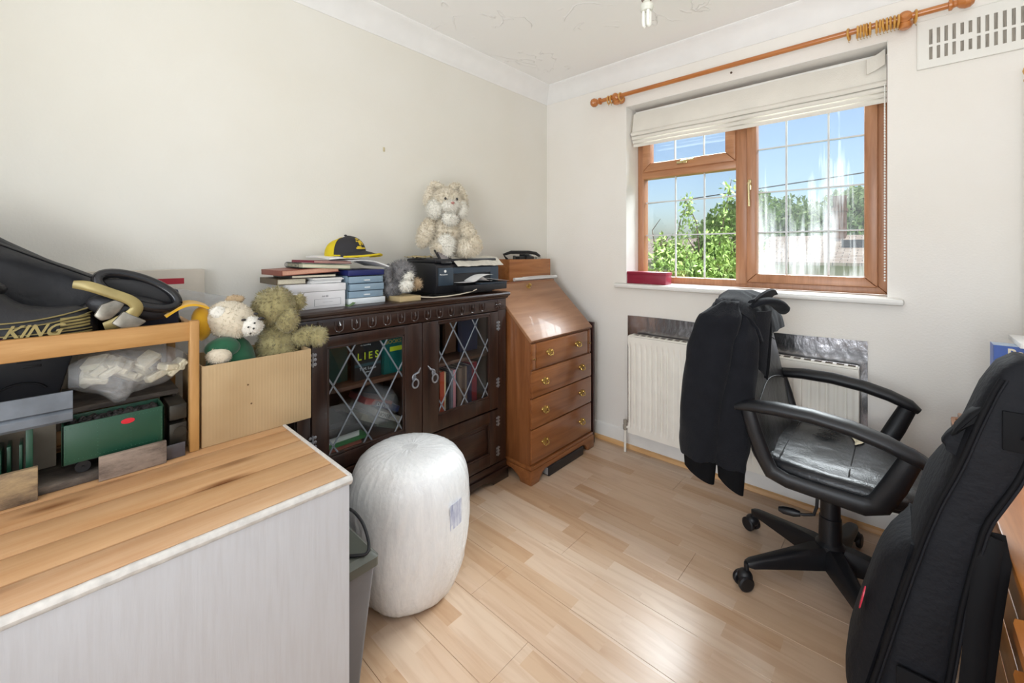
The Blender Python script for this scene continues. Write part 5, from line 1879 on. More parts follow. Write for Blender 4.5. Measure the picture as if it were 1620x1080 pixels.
obj('tub', B().loft([rect(0.545, 0.785, -1.948, -1.866, 0.001), rect(0.525, 0.835, -1.952, -1.848, 0.36)]), M_BIN, bi)
obj('lid', B().loft([rect(0.515, 0.846, -1.956, -1.842, 0.36), rect(0.515, 0.846, -1.956, -1.842, 0.384), rect(0.53, 0.83, -1.95, -1.855, 0.396)]), M_BINL, bi)
tag(obj('black_cable', B().tube(smooth_path([(0.66, -1.90, 0.401), (0.68, -1.895, 0.45), (0.72, -1.872, 0.475), (0.78, -1.862, 0.46), (0.82, -1.862, 0.42), (0.835, -1.875, 0.402), (0.82, -1.90, 0.401), (0.79, -1.93, 0.401)], 8), 0.0042, 8), M_BLACK), 'black cable looped over the bin lid', 'cable')

# ================================================================== cardboard box with two soft toys
def card_mat():
    t = NT('corrugated_card')
    w = t.n('TexWave')
    w.bands_direction = 'Y'
    w.inputs['Scale'].default_value = 38
    w.inputs['Distortion'].default_value = 0.6
    t.l(t.coords(), w.inputs['Vector'])
    n = t.n('TexNoise')
    n.inputs['Scale'].default_value = 6
    t.l(t.coords(), n.inputs['Vector'])
    t.l(t.ramp(n.outputs[0], [(0.3, 'a98d66'), (0.7, 'b99e77')]), t.b.inputs['Base Color'])
    t.b.inputs['Roughness'].default_value = 0.85
    t.bump(w.outputs[0], 0.12, 0.004)
    return t.m


M_CARD = card_mat()
GX0, GX1, GY0, GY1, GZ0, GZ1 = 0.225, 0.482, -2.178, -1.882, TZ + .0005, TZ + .228
cx_ = thing('cardboard_box', 'open brown cardboard box holding two soft toys on the bench', 'box', (0.35, -2.03, TZ))
obj('front', B().box(GX1 - .004, GX1, GY0, GY1, GZ0, GZ1, 0.0015), M_CARD, cx_)
obj('back', B().box(GX0, GX0 + .004, GY0, GY1, GZ0, GZ1 - .01, 0.0015), M_CARD, cx_)
obj('end', B().box(GX0 + .004, GX1 - .004, GY0, GY0 + .004, GZ0, GZ1, 0.001), M_CARD, cx_)
obj('end', B().box(GX0 + .004, GX1 - .004, GY1 - .004, GY1, GZ0, GZ1, 0.001), M_CARD, cx_)
obj('bottom', B().box(GX0 + .004, GX1 - .004, GY0 + .004, GY1 - .004, GZ0, GZ0 + .004), M_CARD, cx_)
obj('flap', B().box(GX0 + .01, GX1 - .02, GY1 - .001, GY1 + .002, GZ1 - .055, GZ1 - .004, 0.001), M_CARD, cx_)
for yy, zq in ((-2.065, .152), (-2.056, .094)):
    obj('hole', B().lathe([(0, 0), (0.0028, 0), (0.0028, .0006), (0, .0006)], (GX1, yy, TZ + zq), 10, 'x'), mat('hole_dark', '6a4f30', 0.9), cx_)

M_OLV = mat('olive_plush', 'a59a6c', 0.95, 0.2, 35, sheen=0.4, col2='857a50')
M_CRM = mat('cream_plush', 'd9cdb6', 0.95, 0.06, 25, sheen=0.4)
M_GRN = mat('green_fleece', '1d5b3c', 0.9, 0.1, 30, sheen=0.3)
tbr = thing('teddy_bear', 'olive shaggy teddy bear turned away in the cardboard box', 'soft toy', (0.39, -1.95, GZ0 + .004))
ox, oy = 0.375, -1.955
plush(tbr, [('body', (ox, oy + .004, 0.845), (.07, .068, .15), (0, 0, 0)),
            ('head', (ox + .004, oy - .003, 1.045), (.062, .064, .062), (0, 0, 0)),
            ('snout', (ox + .045, oy + .02, 1.005), (.034, .034, .045), (0, 0, 0)),
            ('ear', (ox + .02, oy + .066, 1.055), (.018, .022, .028), (0, 0, 0)),
            ('ear', (ox + .0, oy - .052, 1.03), (.02, .018, .03), (0, 0, 0)),
            ('arm', (ox + .04, oy + .082, 0.938), (.030, .052, .030), (.1, 0, 0)),
            ('paw', (ox + .055, oy + .115, 0.935), (.032, .031, .032), (0, 0, 0))], M_OLV, 0.012, 52000, 100)
wbr = thing('teddy_bear', 'cream teddy bear in a green top slumped in the cardboard box', 'soft toy', (0.40, -2.09, GZ0 + .004))
hx, hy, hz = 0.405, -2.090, 1.020
plush(wbr, [('head', (hx, hy, hz), (.062, .066, .056), (R(-25), 0, 0)),
            ('muzzle', (hx + .035, hy + .040, hz - .018), (.034, .036, .030), (R(-20), 0, 0), M_BUNW),
            ('ear', (hx + .035, hy - .040, hz + .030), (.012, .020, .018), (0, 0, 0), M_BUNW),
            ('ear', (hx - .01, hy + .012, hz + .060), (.015, .024, .014), (0, 0, 0), M_DOGT),
            ('paw', (hx + .045, hy - .040, hz - .094), (.030, .030, .026), (0, 0, 0), M_CRM)], M_CRM, 0.006, 52000, 140)
obj('green_top', B().ell((hx - .01, hy + .005, 0.84), (.066, .07, .135), nu=22, nv=14, jig=.006, seed=4).ell((hx + .035, hy - .03, hz - .075), (.03, .045, .03), nu=14, nv=10, jig=.004), M_GRN, wbr, 60)
for q in ((.062, .018, .004), (.055, .052, .018)):
    obj('eye', B().ell((hx + q[0], hy + q[1], hz + q[2]), (.005, .007, .004), nu=10, nv=6), M_EYE, wbr)
for q in ((.072, .028, -.018), (.071, .045, -.008), (.072, .042, -.024), (.070, .034, -.038)):
    obj('freckle', B().ell((hx + q[0] - .002, hy + q[1], hz + q[2]), (.003, .003, .003), nu=8, nv=6), M_EYE, wbr)
obj('nose', B().ell((hx + .060, hy + .066, hz + .002), (.007, .010, .006), nu=10, nv=6), M_EYE, wbr)

# yellow sun hat behind the cream bear
yh = thing('yellow_hat', 'yellow floppy hat between the shoes and the cream bear', 'hat', (0.33, -2.2, 0.98))
M_YEL = mat('yellow_felt', 'd9a51c', 0.85, 0.08, 20, sheen=0.3)
ba, bb2 = at(262, 496, 'x', 0.44), at(328, 486, 'x', 0.44)
obj('brim', B().grid(lambda u, v: (0.395 + .06 * v, ba.y + (bb2.y - ba.y) * u, ba.z - .004 + (bb2.z - ba.z) * u + .022 * math.sin(u * 2.9) - .006 * v), 14, 6, 0.006), M_YEL, yh, 70)
hc = at(316, 515, 'x', 0.42)
obj('crown', B().ell((0.40, hc.y + .008, hc.z), (.03, .026, .050), nu=18, nv=12, jig=.006), M_YEL, yh, 70)

# ================================================================== on the rack
RZ = 1.016
M_SHOE = mat('shoe_black', '1e1e22', 0.5, 0.1, 30, bump=0.12, bscale=160)
M_GOLD = mat('shoe_gold', 'a3935f', 0.38, 0.15, 25, metal=0.3)
M_SILV = mat('shoe_silver', '9c968a', 0.32, 0.25, 40, metal=0.5)


def shoe(root, M, L, W, Hh, heel):
    """outsole, upper with an open collar; local x = toe direction, y = side, z = up"""
    rings = []
    rim = []
    n = 26
    for i in range(n + 1):
        t = i / n
        x = -L / 2 + L * t
        w = W / 2 * (0.70 + 0.30 * math.sin(PI * min(1, t * 1.15)) + 0.12 * math.exp(-((t - .72) / .16) ** 2)) * (1 - max(0, (t - .86) / .14) ** 2 * .72) * (1 - max(0, (.08 - t) / .08) ** 2 * .45)
        hh = Hh * (0.36 + 0.64 / (1 + math.exp((t - .50) / .055))) * (1 - max(0, (t - .88) / .12) ** 2 * .62)
        rg = []
        for k in range(24):
            a = 2 * PI * k / 24
            yy = w * (abs(math.cos(a)) ** .75) * (1 if math.cos(a) > 0 else -1)
            s = math.sin(a)
            zz_ = (hh * (abs(s) ** .8) if s > 0 else -0.008 * abs(s) ** .5)
            if s > 0:
                yy *= 1 - 0.32 * (zz_ / Hh)
            rg.append(M @ Vector((x, yy, zz_ + .012)))
        rings.append(rg)
    return rings


sh1 = thing('sports_shoe', 'black sports shoe with gold stripes and KING lettering on the rack', 'shoe', (0.42, -2.52, RZ), 'shoes on the rack')
S1 = Matrix.Translation((0.405, -2.545, RZ + .004)) @ Euler((R(6), 0, R(90))).to_matrix().to_4x4()
obj('upper', B().loft(shoe(sh1, S1, 0.33, 0.118, 0.175, 0)), M_SHOE, sh1, 70)
obj('collar', B().tube([S1 @ Vector((-.055 + .062 * math.cos(a) * 1.0, .036 * math.sin(a), .166 - .02 * math.cos(a) - .022 * (math.cos(a) > 0) * math.cos(a))) for a in [2 * PI * k / 24 for k in range(25)]], 0.011, 8, cap=False), M_SHOE, sh1, 70)
obj('opening', B().ell(S1 @ Vector((-.055, 0, .168)), (.034, .054, .012), (0, 0, 0), 18, 8), M_BLACK, sh1)
obj('sole', B().loft([[S1 @ Vector((x * q, y * q, z)) for x, y in [(0.166 * math.cos(a), 0.052 * math.sin(a) * (1.08 if math.cos(a) > 0 else .9)) for a in [2 * PI * k / 28 for k in range(28)]]] for z, q in ((-.001, .97), (.004, 1.0), (.014, 1.0))]), M_BLACK, sh1, 60)


def side_pt(t, h, off=0.002):
    """point on the room-facing side of the first shoe: t along the length, h height"""
    x = -0.165 + 0.33 * t
    w = 0.059 * (0.70 + 0.30 * math.sin(PI * min(1, t * 1.15)) + 0.12 * math.exp(-((t - .72) / .16) ** 2)) * (1 - max(0, (t - .86) / .14) ** 2 * .72)
    hh = 0.175 * (0.36 + 0.64 / (1 + math.exp((t - .50) / .055))) * (1 - max(0, (t - .88) / .12) ** 2 * .62)
    s = min(0.98, max(0.0, (h / hh)) ** (1 / .8))
    yy = w * (math.sqrt(max(0, 1 - s * s)) ** .75) * (1 - .32 * h / .175)
    return S1 @ Vector((x, -(yy + off), h + .012))


for k, (h0, h1, h2) in enumerate(((.052, .060, .044), (.042, .048, .035), (.010, .006, .008), (.018, .013, .015))):
    obj('stripe', B().tube([side_pt(.30 + .66 * u / 14, h0 + (h1 - h0) * u / 14 - (.012 if k < 2 else -.0) * math.sin(PI * u / 14)) for u in range(15)], 0.0034, 6, flat=.5), M_GOLD, sh1)
for k in range(4):
    obj('stripe', B().tube([side_pt(.80 + .15 * u / 6, .020 + .007 * k + .002 * u / 6) for u in range(7)], 0.0028, 6), M_GOLD, sh1)
for k in range(4):
    obj('stripe', B().tube([side_pt(.40 + .12 * u / 6, .022 + .008 * k + .012 * (1 - u / 6)) for u in range(7)], 0.0028, 6), M_GOLD, sh1)
KM = frame(side_pt(.475, .018, .006), side_pt(.74, .018, .006) - side_pt(.475, .018, .006), (0, 0, 1), Vector((1, 0.12, 0)))
xa = (side_pt(.74, .016, .006) - side_pt(.475, .020, .006)).normalized()
za = Vector((1, 0, 0)) - xa * xa.x
za.normalize()
ya = za.cross(xa)
text('lettering', 'KING', 0.038, frame(side_pt(.535, .014, .0085), xa, ya, za), M_GOLD, sh1, shear=0.45, bold=0.0008, sx=0.95, depth=0.001)

sh2 = thing('sports_shoe', 'black and silver-gold sports shoe lying on its side next to the yellow hat', 'shoe', (0.40, -2.32, RZ), 'shoes on the rack')
S2 = Matrix.Translation((0.392, -2.318, RZ + .018)) @ Euler((R(58), R(-18), R(-82))).to_matrix().to_4x4()
obj('upper', B().loft(shoe(sh2, S2, 0.225, 0.10, 0.10, 0)), mat('shoe_black_gloss', '1a1a1d', 0.22, 0.05), sh2, 70)
def band(pts, r, m, nm):
    obj(nm, B().tube(smooth_path(pts), smooth_rad(r), 12, flat=.30, up=(1, 0, 0)), m, sh2, 70)
band([(0.452, -2.425, 1.15), (0.462, -2.40, 1.145), (0.466, -2.36, 1.125), (0.468, -2.325, 1.105), (0.466, -2.312, 1.085), (0.462, -2.322, 1.066), (0.455, -2.345, 1.05), (0.452, -2.372, 1.042)], [.009, .012, .012, .012, .013, .015, .016, .010], M_GOLD, 'gold_strap')
M_GLO = mat('shoe_black_gloss', '1a1a1d')
ring_ = []
for k in range(33):
    a = 2 * PI * k / 32
    u_, w_ = 66 * math.cos(a), 21 * math.sin(a)
    t_ = R(17)
    ring_.append(at(217 + u_ * math.cos(t_) - w_ * math.sin(t_), 460 + u_ * math.sin(t_) + w_ * math.cos(t_), 'x', 0.435 + 0.018 * math.sin(a)))
obj('collar', B().tube(ring_, 0.0125, 10, cap=False), M_GLO, sh2, 70)
cc = sum(ring_[:32], Vector()) / 32
obj('lining', B().ell(cc + Vector((-.012, 0, -.004)), (.008, .095, .03), (R(-17), 0, 0), 24, 10), M_BLACK, sh2)
obj('quarter', B().ell(cc + Vector((-.008, -.012, -.042)), (.026, .088, .034), (R(-14), 0, 0), 24, 12), M_SHOE, sh2, 70)
hp = [at(a, c, 'x', 0.468) for a, c in ((176, 512), (196, 492), (233, 508), (206, 526))]
obj('heel_patch', B().prism([(q.y, q.z) for q in hp], 'x', 0.45, 0.469, 0.004), M_SILV, sh2)
hp = [at(a, c, 'x', 0.462) for a, c in ((148, 500), (160, 482), (182, 474), (200, 478), (190, 492), (176, 504), (160, 508))]
obj('toe_patch', B().prism([(q.y, q.z) for q in hp], 'x', 0.445, 0.463, 0.004), M_SILV, sh2)
# black holdall against the wall behind the shoes
hb_ = thing('black_holdall', 'black fabric holdall slumped against the wall behind the shoes', 'bag', (0.24, -2.6, RZ))
M_HOLD = mat('black_nylon', '202126', 0.55, 0.12, 12, bump=0.3, bscale=40)
rings = []
for k in range(33):
    t_ = k / 32
    yy = -2.98 + 0.71 * t_
    hh = 0.30 - 0.05 * max(0, t_ - .45) - 0.40 * max(0, t_ - .50) if t_ < .97 else 0.05
    hh = max(0.035, hh)
    rg = []
    for j_ in range(28):
        a = 2 * PI * j_ / 28
        c_, s_ = math.cos(a), math.sin(a)
        x = 0.228 + 0.105 * abs(c_) ** .55 * (1 if c_ > 0 else -1) * (1 - .35 * max(0, s_))
        z = RZ + hh * (0.5 + 0.5 * abs(s_) ** .6 * (1 if s_ > 0 else -1))
        q = 0.018 * mnoise.noise(Vector((x * 12, yy * 9, z * 12))) * (0 if s_ < -.5 else 1)
        rg.append((x + q, yy, max(RZ, z + q)))
    rings.append(rg)
obj('body', B().loft(rings), M_HOLD, hb_, 70)
obj('strap', B().tube([(0.335, -2.62, RZ + .24), (0.345, -2.55, RZ + .235), (0.34, -2.47, RZ + .19), (0.335, -2.36, RZ + .13)], 0.014, 8, flat=.25), M_BLACK, hb_)
nb2 = B().box(0.31, 0.40, -2.30, -2.215, RZ, RZ + .105, 0.006)
tag(obj('navy_pouch', nb2, mat('navy_fabric', '262a3e', 0.7, 0.1)), 'small navy pouch behind the silver-gold shoe', 'pouch')
wc = thing('white_carton', 'pale carton with a red stripe leaning on the wall behind the shoes', 'carton', (0.03, -2.26, 0.7))
obj('board', B().box(0.012, 0.05, -2.405, -2.085, TZ + .001, 1.165, 0.002), mat('pale_card', 'cfc6b8', 0.8, 0.06), wc)
obj('red_stripe', B().box(0.05, 0.0506, -2.24, -2.145, 1.115, 1.135), mat('stripe_red', 'b02335', 0.6), wc, 0)
cw = B().grid(lambda u, v: (0.07 + .02 * u + .006 * mnoise.noise(Vector((u * 5, v * 5, 0))), -2.21 + .19 * u, TZ + .002 + .43 * v - .05 * u * v), 12, 10, 0.001)
tag(obj('polythene_sheet', cw, M_POLY, None, 60), 'clear polythene sheet hanging behind the yellow hat', 'plastic sheet')
pk = B().ell((0.463, -2.555, RZ + .012), (.016, .028, .012), nu=14, nv=10).fur(260, 0.014, 3, .0015)
tag(obj('pink_pompom', pk, mat('magenta_fleece', 'b0309a', 0.8, 0.2), None, 180), 'small magenta fluffy pompom under the KING shoe', 'pompom')

# ================================================================== office chair
M_LEA = NT('black_leather')
_v = M_LEA.coords()
_n1 = M_LEA.n('TexNoise')
_n1.inputs['Scale'].default_value = 14
_n1.inputs['Detail'].default_value = 6
_n1.inputs['Distortion'].default_value = 1.0
_n2 = M_LEA.n('TexVoronoi')
_n2.inputs['Scale'].default_value = 240
M_LEA.l(_v, _n1.inputs['Vector'])
M_LEA.l(_v, _n2.inputs['Vector'])
_ad = M_LEA.n('Math', operation='MULTIPLY_ADD', i1=0.10)
M_LEA.l(_n2.outputs['Distance'], _ad.inputs[0])
M_LEA.l(_n1.outputs[0], _ad.inputs[2])
M_LEA.l(M_LEA.ramp(_n1.outputs[0], [(0.3, '0e0f12'), (0.7, '17181c')]), M_LEA.b.inputs['Base Color'])
M_LEA.b.inputs['Roughness'].default_value = 0.36
M_LEA.bump(_ad.outputs[0], 0.35, 0.01)
M_LEA = M_LEA.m
M_PLA = mat('black_chair_plastic', '121317', 0.45, 0.05, bump=0.05, bscale=300)
QC = Vector((1.722, -0.516, 0))
oc = thing('office_chair', 'black leather swivel office chair with padded arms under the window', 'chair', QC)
for k in range(5):
    a = R(153.4 + 72 * k)
    d = Vector((math.cos(a), math.sin(a), 0))
    s = Vector((-d.y, d.x, 0))
    rings = []
    for r, w, z0, z1 in ((0.02, .034, .075, .150), (0.07, .031, .075, .148), (0.16, .026, .078, .130), (0.26, .021, .080, .112), (0.300, .019, .080, .104), (0.318, .012, .083, .098)):
        c = QC + d * r
        rings.append([c + s * (w * q[0]) + Vector((0, 0, z0 + (z1 - z0) * q[1])) for q in ((-1, 0), (1, 0), (1, .75), (.6, 1), (-.6, 1), (-1, .75))])
    obj('base_leg', B().loft(rings), M_PLA, oc, 50)
    cw_ = QC + d * 0.318
    ca = obj('castor', B().cyl(cw_ + Vector((0, 0, .05)), cw_ + Vector((0, 0, .092)), .009, seg=12).ell(cw_ + Vector((0, 0, .045)) + d * .006, (.026, .026, .024), nu=16, nv=10), M_PLA, oc)
    tilt = d * .012
    for sg in (-1, 1):
        c0 = cw_ + tilt + s * (sg * .008) + Vector((0, 0, .0285))
        c1 = cw_ + tilt + s * (sg * .026) + Vector((0, 0, .0285))
        obj('wheel', B().tube([c0, c0.lerp(c1, .2), c0.lerp(c1, .8), c1], [.024, .0278, .0278, .022], 22), M_PLA, ca)
obj('column', B().lathe([(0.040, .07), (0.046, .08), (0.046, .152), (0.036, .162), (0.034, .25), (0.031, .252), (0.030, .40), (0.024, .402), (0.024, .43)], QC, 24), M_PLA, oc)
obj('mechanism', B().box(1.62, 1.83, -0.60, -0.43, .395, .432, 0.006), M_PLA, oc)
lv = B().tube([(1.70, -0.60, .405), (1.70, -0.645, .398), (1.698, -0.66, .34), (1.690, -0.66, .31), (1.66, -0.662, .298), (1.635, -0.662, .295)], 0.005, 8)
lv.tube([(1.650, -0.662, .297), (1.63, -0.662, .294), (1.60, -0.662, .290), (1.585, -.662, .289)], [.009, .014, .013, .008], 12)
obj('lever', lv, M_PLA, oc)


def sq(cx_, cy_, ax, ay, z, n=40, e=3.2, zf=None):
    out = []
    for k in range(n):
        a = 2 * PI * k / n
        c, s = math.cos(a), math.sin(a)
        x = cx_ + ax * (abs(c) ** (2 / e)) * (1 if c >= 0 else -1)
        y = cy_ + ay * (abs(s) ** (2 / e)) * (1 if s >= 0 else -1)
        zz_ = z + (zf(x, y) if zf else 0)
        out.append((x, y, zz_))
    return out


SX, SY_ = 1.758, -0.516


def seatz(x, y):
    # falls away at the front edge, wrinkles in the middle
    fx = max(0, (x - 1.90) / 0.13)
    return -0.035 * fx * fx + 0.004 * mnoise.noise(Vector((x * 14, y * 22, 0)))


obj('seat_pan', B().loft([sq(SX - .01, SY_, .225, .215, .432), sq(SX, SY_, .25, .235, .44), sq(SX, SY_, .252, .238, .452)]), M_PLA, oc, 50)
obj('seat_cushion', B().loft([sq(SX, SY_, .25, .236, .450), sq(SX, SY_, .270, .254, .460, zf=seatz), sq(SX, SY_, .278, .260, .480, zf=seatz), sq(SX, SY_, .271, .253, .500, zf=seatz),
                              sq(SX, SY_, .24, .222, .507, zf=seatz), sq(SX, SY_, .225, .208, .5035, zf=seatz), sq(SX, SY_, .20, .18, .510, zf=seatz), sq(SX, SY_, .15, .135, .511, zf=seatz),
                              sq(SX, SY_, .09, .08, .509, zf=seatz), sq(SX, SY_, .02, .02, .508, zf=seatz)]), M_LEA, oc, 70)
# worn seams and the tear that shows the foam
cr = B()
rn = random.Random(21)
for k in range(26):
    x, y = rn.uniform(1.655, 1.72), rn.uniform(-0.46, -0.27)
    L_ = rn.uniform(.02, .06)
    cr.tube([(x + L_ * s / 5, y + .004 * math.sin(s * 2 + k) , .5135 + seatz(x + L_ * s / 5, y)) for s in range(6)], [.0004, .0013, .0011, .0014, .0010, .0004], 5)
o = obj('leather_cracks', cr, mat('worn_leather', '0c0c0e', 0.6), oc)
o['kind'] = 'stuff'
obj('foam_tear', B().grid(lambda u, v: (1.790 + .026 * math.sin(PI * u) * (v - .5) * 1.6 + .008 * math.sin(7 * u), -0.45 + .19 * u, .5140 + seatz(1.79, -.36) + .0035 * math.sin(PI * v)), 14, 4, 0.0015), M_SPONGE, oc, 60, label='cream foam showing through a tear')
for x in (1.60, 1.79, 1.92):
    obj('seat_seam', B().tube([(x, SY_ - .25 * (1 if x < 1.9 else .85) + .5 * (1 if x < 1.9 else .85) * k / 20, .5095 + seatz(x, SY_ - .25 + .5 * k / 20) - (.030 if k in (0, 20) else .008 if k in (1, 19) else 0)) for k in range(21)], .0022, 6), mat('worn_leather', '0c0c0e'), oc)
# backrest
def backpt(u, v, t):
    """u across (-1..1), v up (0..1), t thickness side"""
    z = 0.49 + 0.545 * v
    w = 0.232 * (0.82 + 0.30 * math.sin(PI * (0.12 + 0.75 * v))) * (1 - max(0, (v - .86) / .14) ** 2 * .35)
    x = 1.520 - 0.115 * v + 0.035 * u * u
    th = 0.052 * (1 - abs(u) ** 3 * .7) * (1 - max(0, (v - .9) / .1) ** 2 * .6)
    return Vector((x + th * t, QC.y + w * u, z))


def backring(v):
    n = 16
    f = [backpt(-1 + 2 * k / n, v, 1) for k in range(n + 1)]
    b_ = [backpt(1 - 2 * k / n, v, -.55) for k in range(n + 1)]
    return f + b_


obj('backrest', B().loft([backring(v / 18) for v in range(19)]), M_LEA, oc, 70)
for q in (0.32, 0.62):
    obj('back_seam', B().tube([backpt(-.9 + 1.8 * k / 16, q + .10 * (1 - (-.9 + 1.8 * k / 16) ** 2), 1.03) for k in range(17)], .002, 6), mat('worn_leather', '0c0c0e'), oc)
obj('back_bar', B().tube([(1.62, QC.y, .415), (1.50, QC.y, .41), (1.455, QC.y, .45), (1.450, QC.y, .62)], .024, 10, flat=.45), M_PLA, oc)
for sg in (-1, 1):
    yy = QC.y + sg * 0.278
    yb = QC.y + sg * 0.262
    ar = [(1.475, yy, .672), (1.52, yy, .686), (1.60, yy, .694), (1.70, yy, .695), (1.80, yy, .684), (1.88, yy, .664), (1.94, yy, .640), (1.965, yy, .622)]
    a_ = obj('armrest', B().tube(ar, [.018, .029, .033, .034, .034, .033, .030, .018], 14, flat=.68), M_PLA, oc, 70)
    obj('arm_frame', B().tube([(1.515, yy, .672), (1.535, yy, .60), (1.562, yb, .51), (1.585, yb, .468), (1.63, yb, .455), (1.72, yb, .452), (1.83, yb, .450), (1.865, yb, .468), (1.90, yy, .545), (1.935, yy, .632)],
                              [.024, .026, .027, .028, .026, .026, .029, .032, .031, .027], 10, flat=.6, up=(0, 1, 0)), M_PLA, a_, 70)

# ================================================================== jacket over the chair back
M_JKT = mat('charcoal_jersey', '18191e', 0.95, 0.15, 18, bump=0.25, bscale=240, spec=0.2, sheen=0.06)
M_RIB = mat('black_rib_knit', '0b0b0e', 0.9, 0.2, 120, spec=0.2, stretch=(1, 1, .05))
jk = thing('jacket', 'charcoal zip jacket hung over the back of the office chair', 'jacket', (1.38, -0.52, 0.27))
PATH = [(1.545, .905), (1.535, .96), (1.515, 1.01), (1.485, 1.048), (1.445, 1.068), (1.405, 1.066), (1.372, 1.045), (1.352, 1.0), (1.340, .93), (1.325, .82), (1.312, .70), (1.300, .58), (1.290, .50), (1.284, .43)]


def jpath(v):
    f = v * (len(PATH) - 1)
    i = min(int(f), len(PATH) - 2)
    q = f - i
    return PATH[i][0] + (PATH[i + 1][0] - PATH[i][0]) * q, PATH[i][1] + (PATH[i + 1][1] - PATH[i][1]) * q


def jbody(u, v):
    x, z = jpath(v)
    half = 0.205 + 0.035 * min(1, v * 2.2)
    y = QC.y - 0.005 + half * (2 * u - 1)
    e = abs(2 * u - 1)
    fold = 0.016 * math.sin(u * 19 + 2 * v) * min(1, v * 1.4) + 0.010 * mnoise.noise(Vector((u * 7, v * 5, 2)))
    drop = 0.06 * e ** 4 * max(0, 1 - abs(v - .32) / .3)
    return (x - max(0, fold) * 1.2 + (0.03 * e ** 3 if v > .4 else 0), y, z - drop - 0.012 * mnoise.noise(Vector((u * 6, 1, v * 4))))


obj('body', B().grid(jbody, 44, 52, 0.008), M_JKT, jk, 80)
obj('hem_band', B().grid(lambda u, v: (Vector(jbody(u, 1.0)) + Vector((-.004 + .006 * v, 0, .012 - .065 * v))), 44, 5, 0.009), M_RIB, jk, 80)


def sleeve(pts, rad, seed, nm='sleeve'):
    rings = []
    P = [Vector(p) for p in pts]
    n = 36
    for i in range(n + 1):
        f = i / n * (len(P) - 1)
        k = min(int(f), len(P) - 2)
        c = P[k].lerp(P[k + 1], f - k)
        r_ = rad[k] + (rad[k + 1] - rad[k]) * (f - k)
        rg = []
        for j in range(24):
            a = 2 * PI * j / 24
            w = 1 + 0.10 * math.sin(3 * a + i * .12 + seed) + 0.16 * mnoise.noise(Vector((math.cos(a) * 2, math.sin(a) * 2, i * .16 + seed)))
            rg.append(c + Vector((math.cos(a) * r_ * w, math.sin(a) * r_ * .72 * w, 0.004 * math.sin(5 * a))))
        rings.append(rg)
    obj(nm, B().loft(rings), M_JKT, jk, 80)


sleeve([(1.440, -0.735, 1.04), (1.412, -0.775, .99), (1.385, -0.785, .88), (1.368, -0.785, .72), (1.352, -0.782, .56), (1.346, -0.778, .445)], [.030, .068, .078, .078, .076, .068], 1)
sleeve([(1.475, -0.715, 1.0), (1.488, -0.755, .91), (1.480, -0.765, .79), (1.462, -0.765, .65), (1.452, -0.760, .52), (1.450, -0.755, .43)], [.028, .050, .056, .058, .058, .050], 5)
for (x, y, z, r) in ((1.346, -0.778, .448, .060), (1.450, -0.755, .432, .048)):
    rings = []
    for i, (dz_, q) in enumerate(((0, 1.04), (-.015, .98), (-.05, .93), (-.072, .86))):
        rings.append([(x + r * q * math.cos(a), y + r * .62 * q * math.sin(a), z + dz_ - (.022 * math.cos(a) if i == 3 else 0)) for a in [2 * PI * j / 28 for j in range(28)]])
    obj('cuff', B().loft(rings), M_RIB, jk, 80)
# collar standing up at the front edge, with the zip edge below
obj('collar', B().grid(lambda u, v: (1.500 + .020 * math.sin(2.5 * u) + .018 * v * v, -0.70 + .33 * u, 1.035 + .040 * v - .030 * (u - .5) ** 2 * 4 * v), 16, 6, 0.008), M_JKT, jk, 80)
obj('collar_roll', B().tube(smooth_path([(1.500, -0.69, 1.020), (1.532, -0.655, 1.040), (1.560, -0.60, 1.035), (1.572, -0.54, 1.010), (1.566, -0.49, .985)], 6), smooth_rad([.012, .024, .030, .030, .014], 6), 14, flat=.55), M_JKT, jk, 80)
obj('zip_edge', B().tube(smooth_path([(1.553, -0.655, .99), (1.557, -0.66, .94), (1.556, -0.665, .88), (1.552, -0.67, .80), (1.546, -0.672, .76)]), .006, 8), M_RIB, jk)
obj('front_edge', B().grid(lambda u, v: (1.556 - .012 * u - .03 * v * v, -0.655 - .07 * v, 1.01 - .26 * u * (1 - .25 * v)), 14, 6, 0.006), M_JKT, jk, 80)

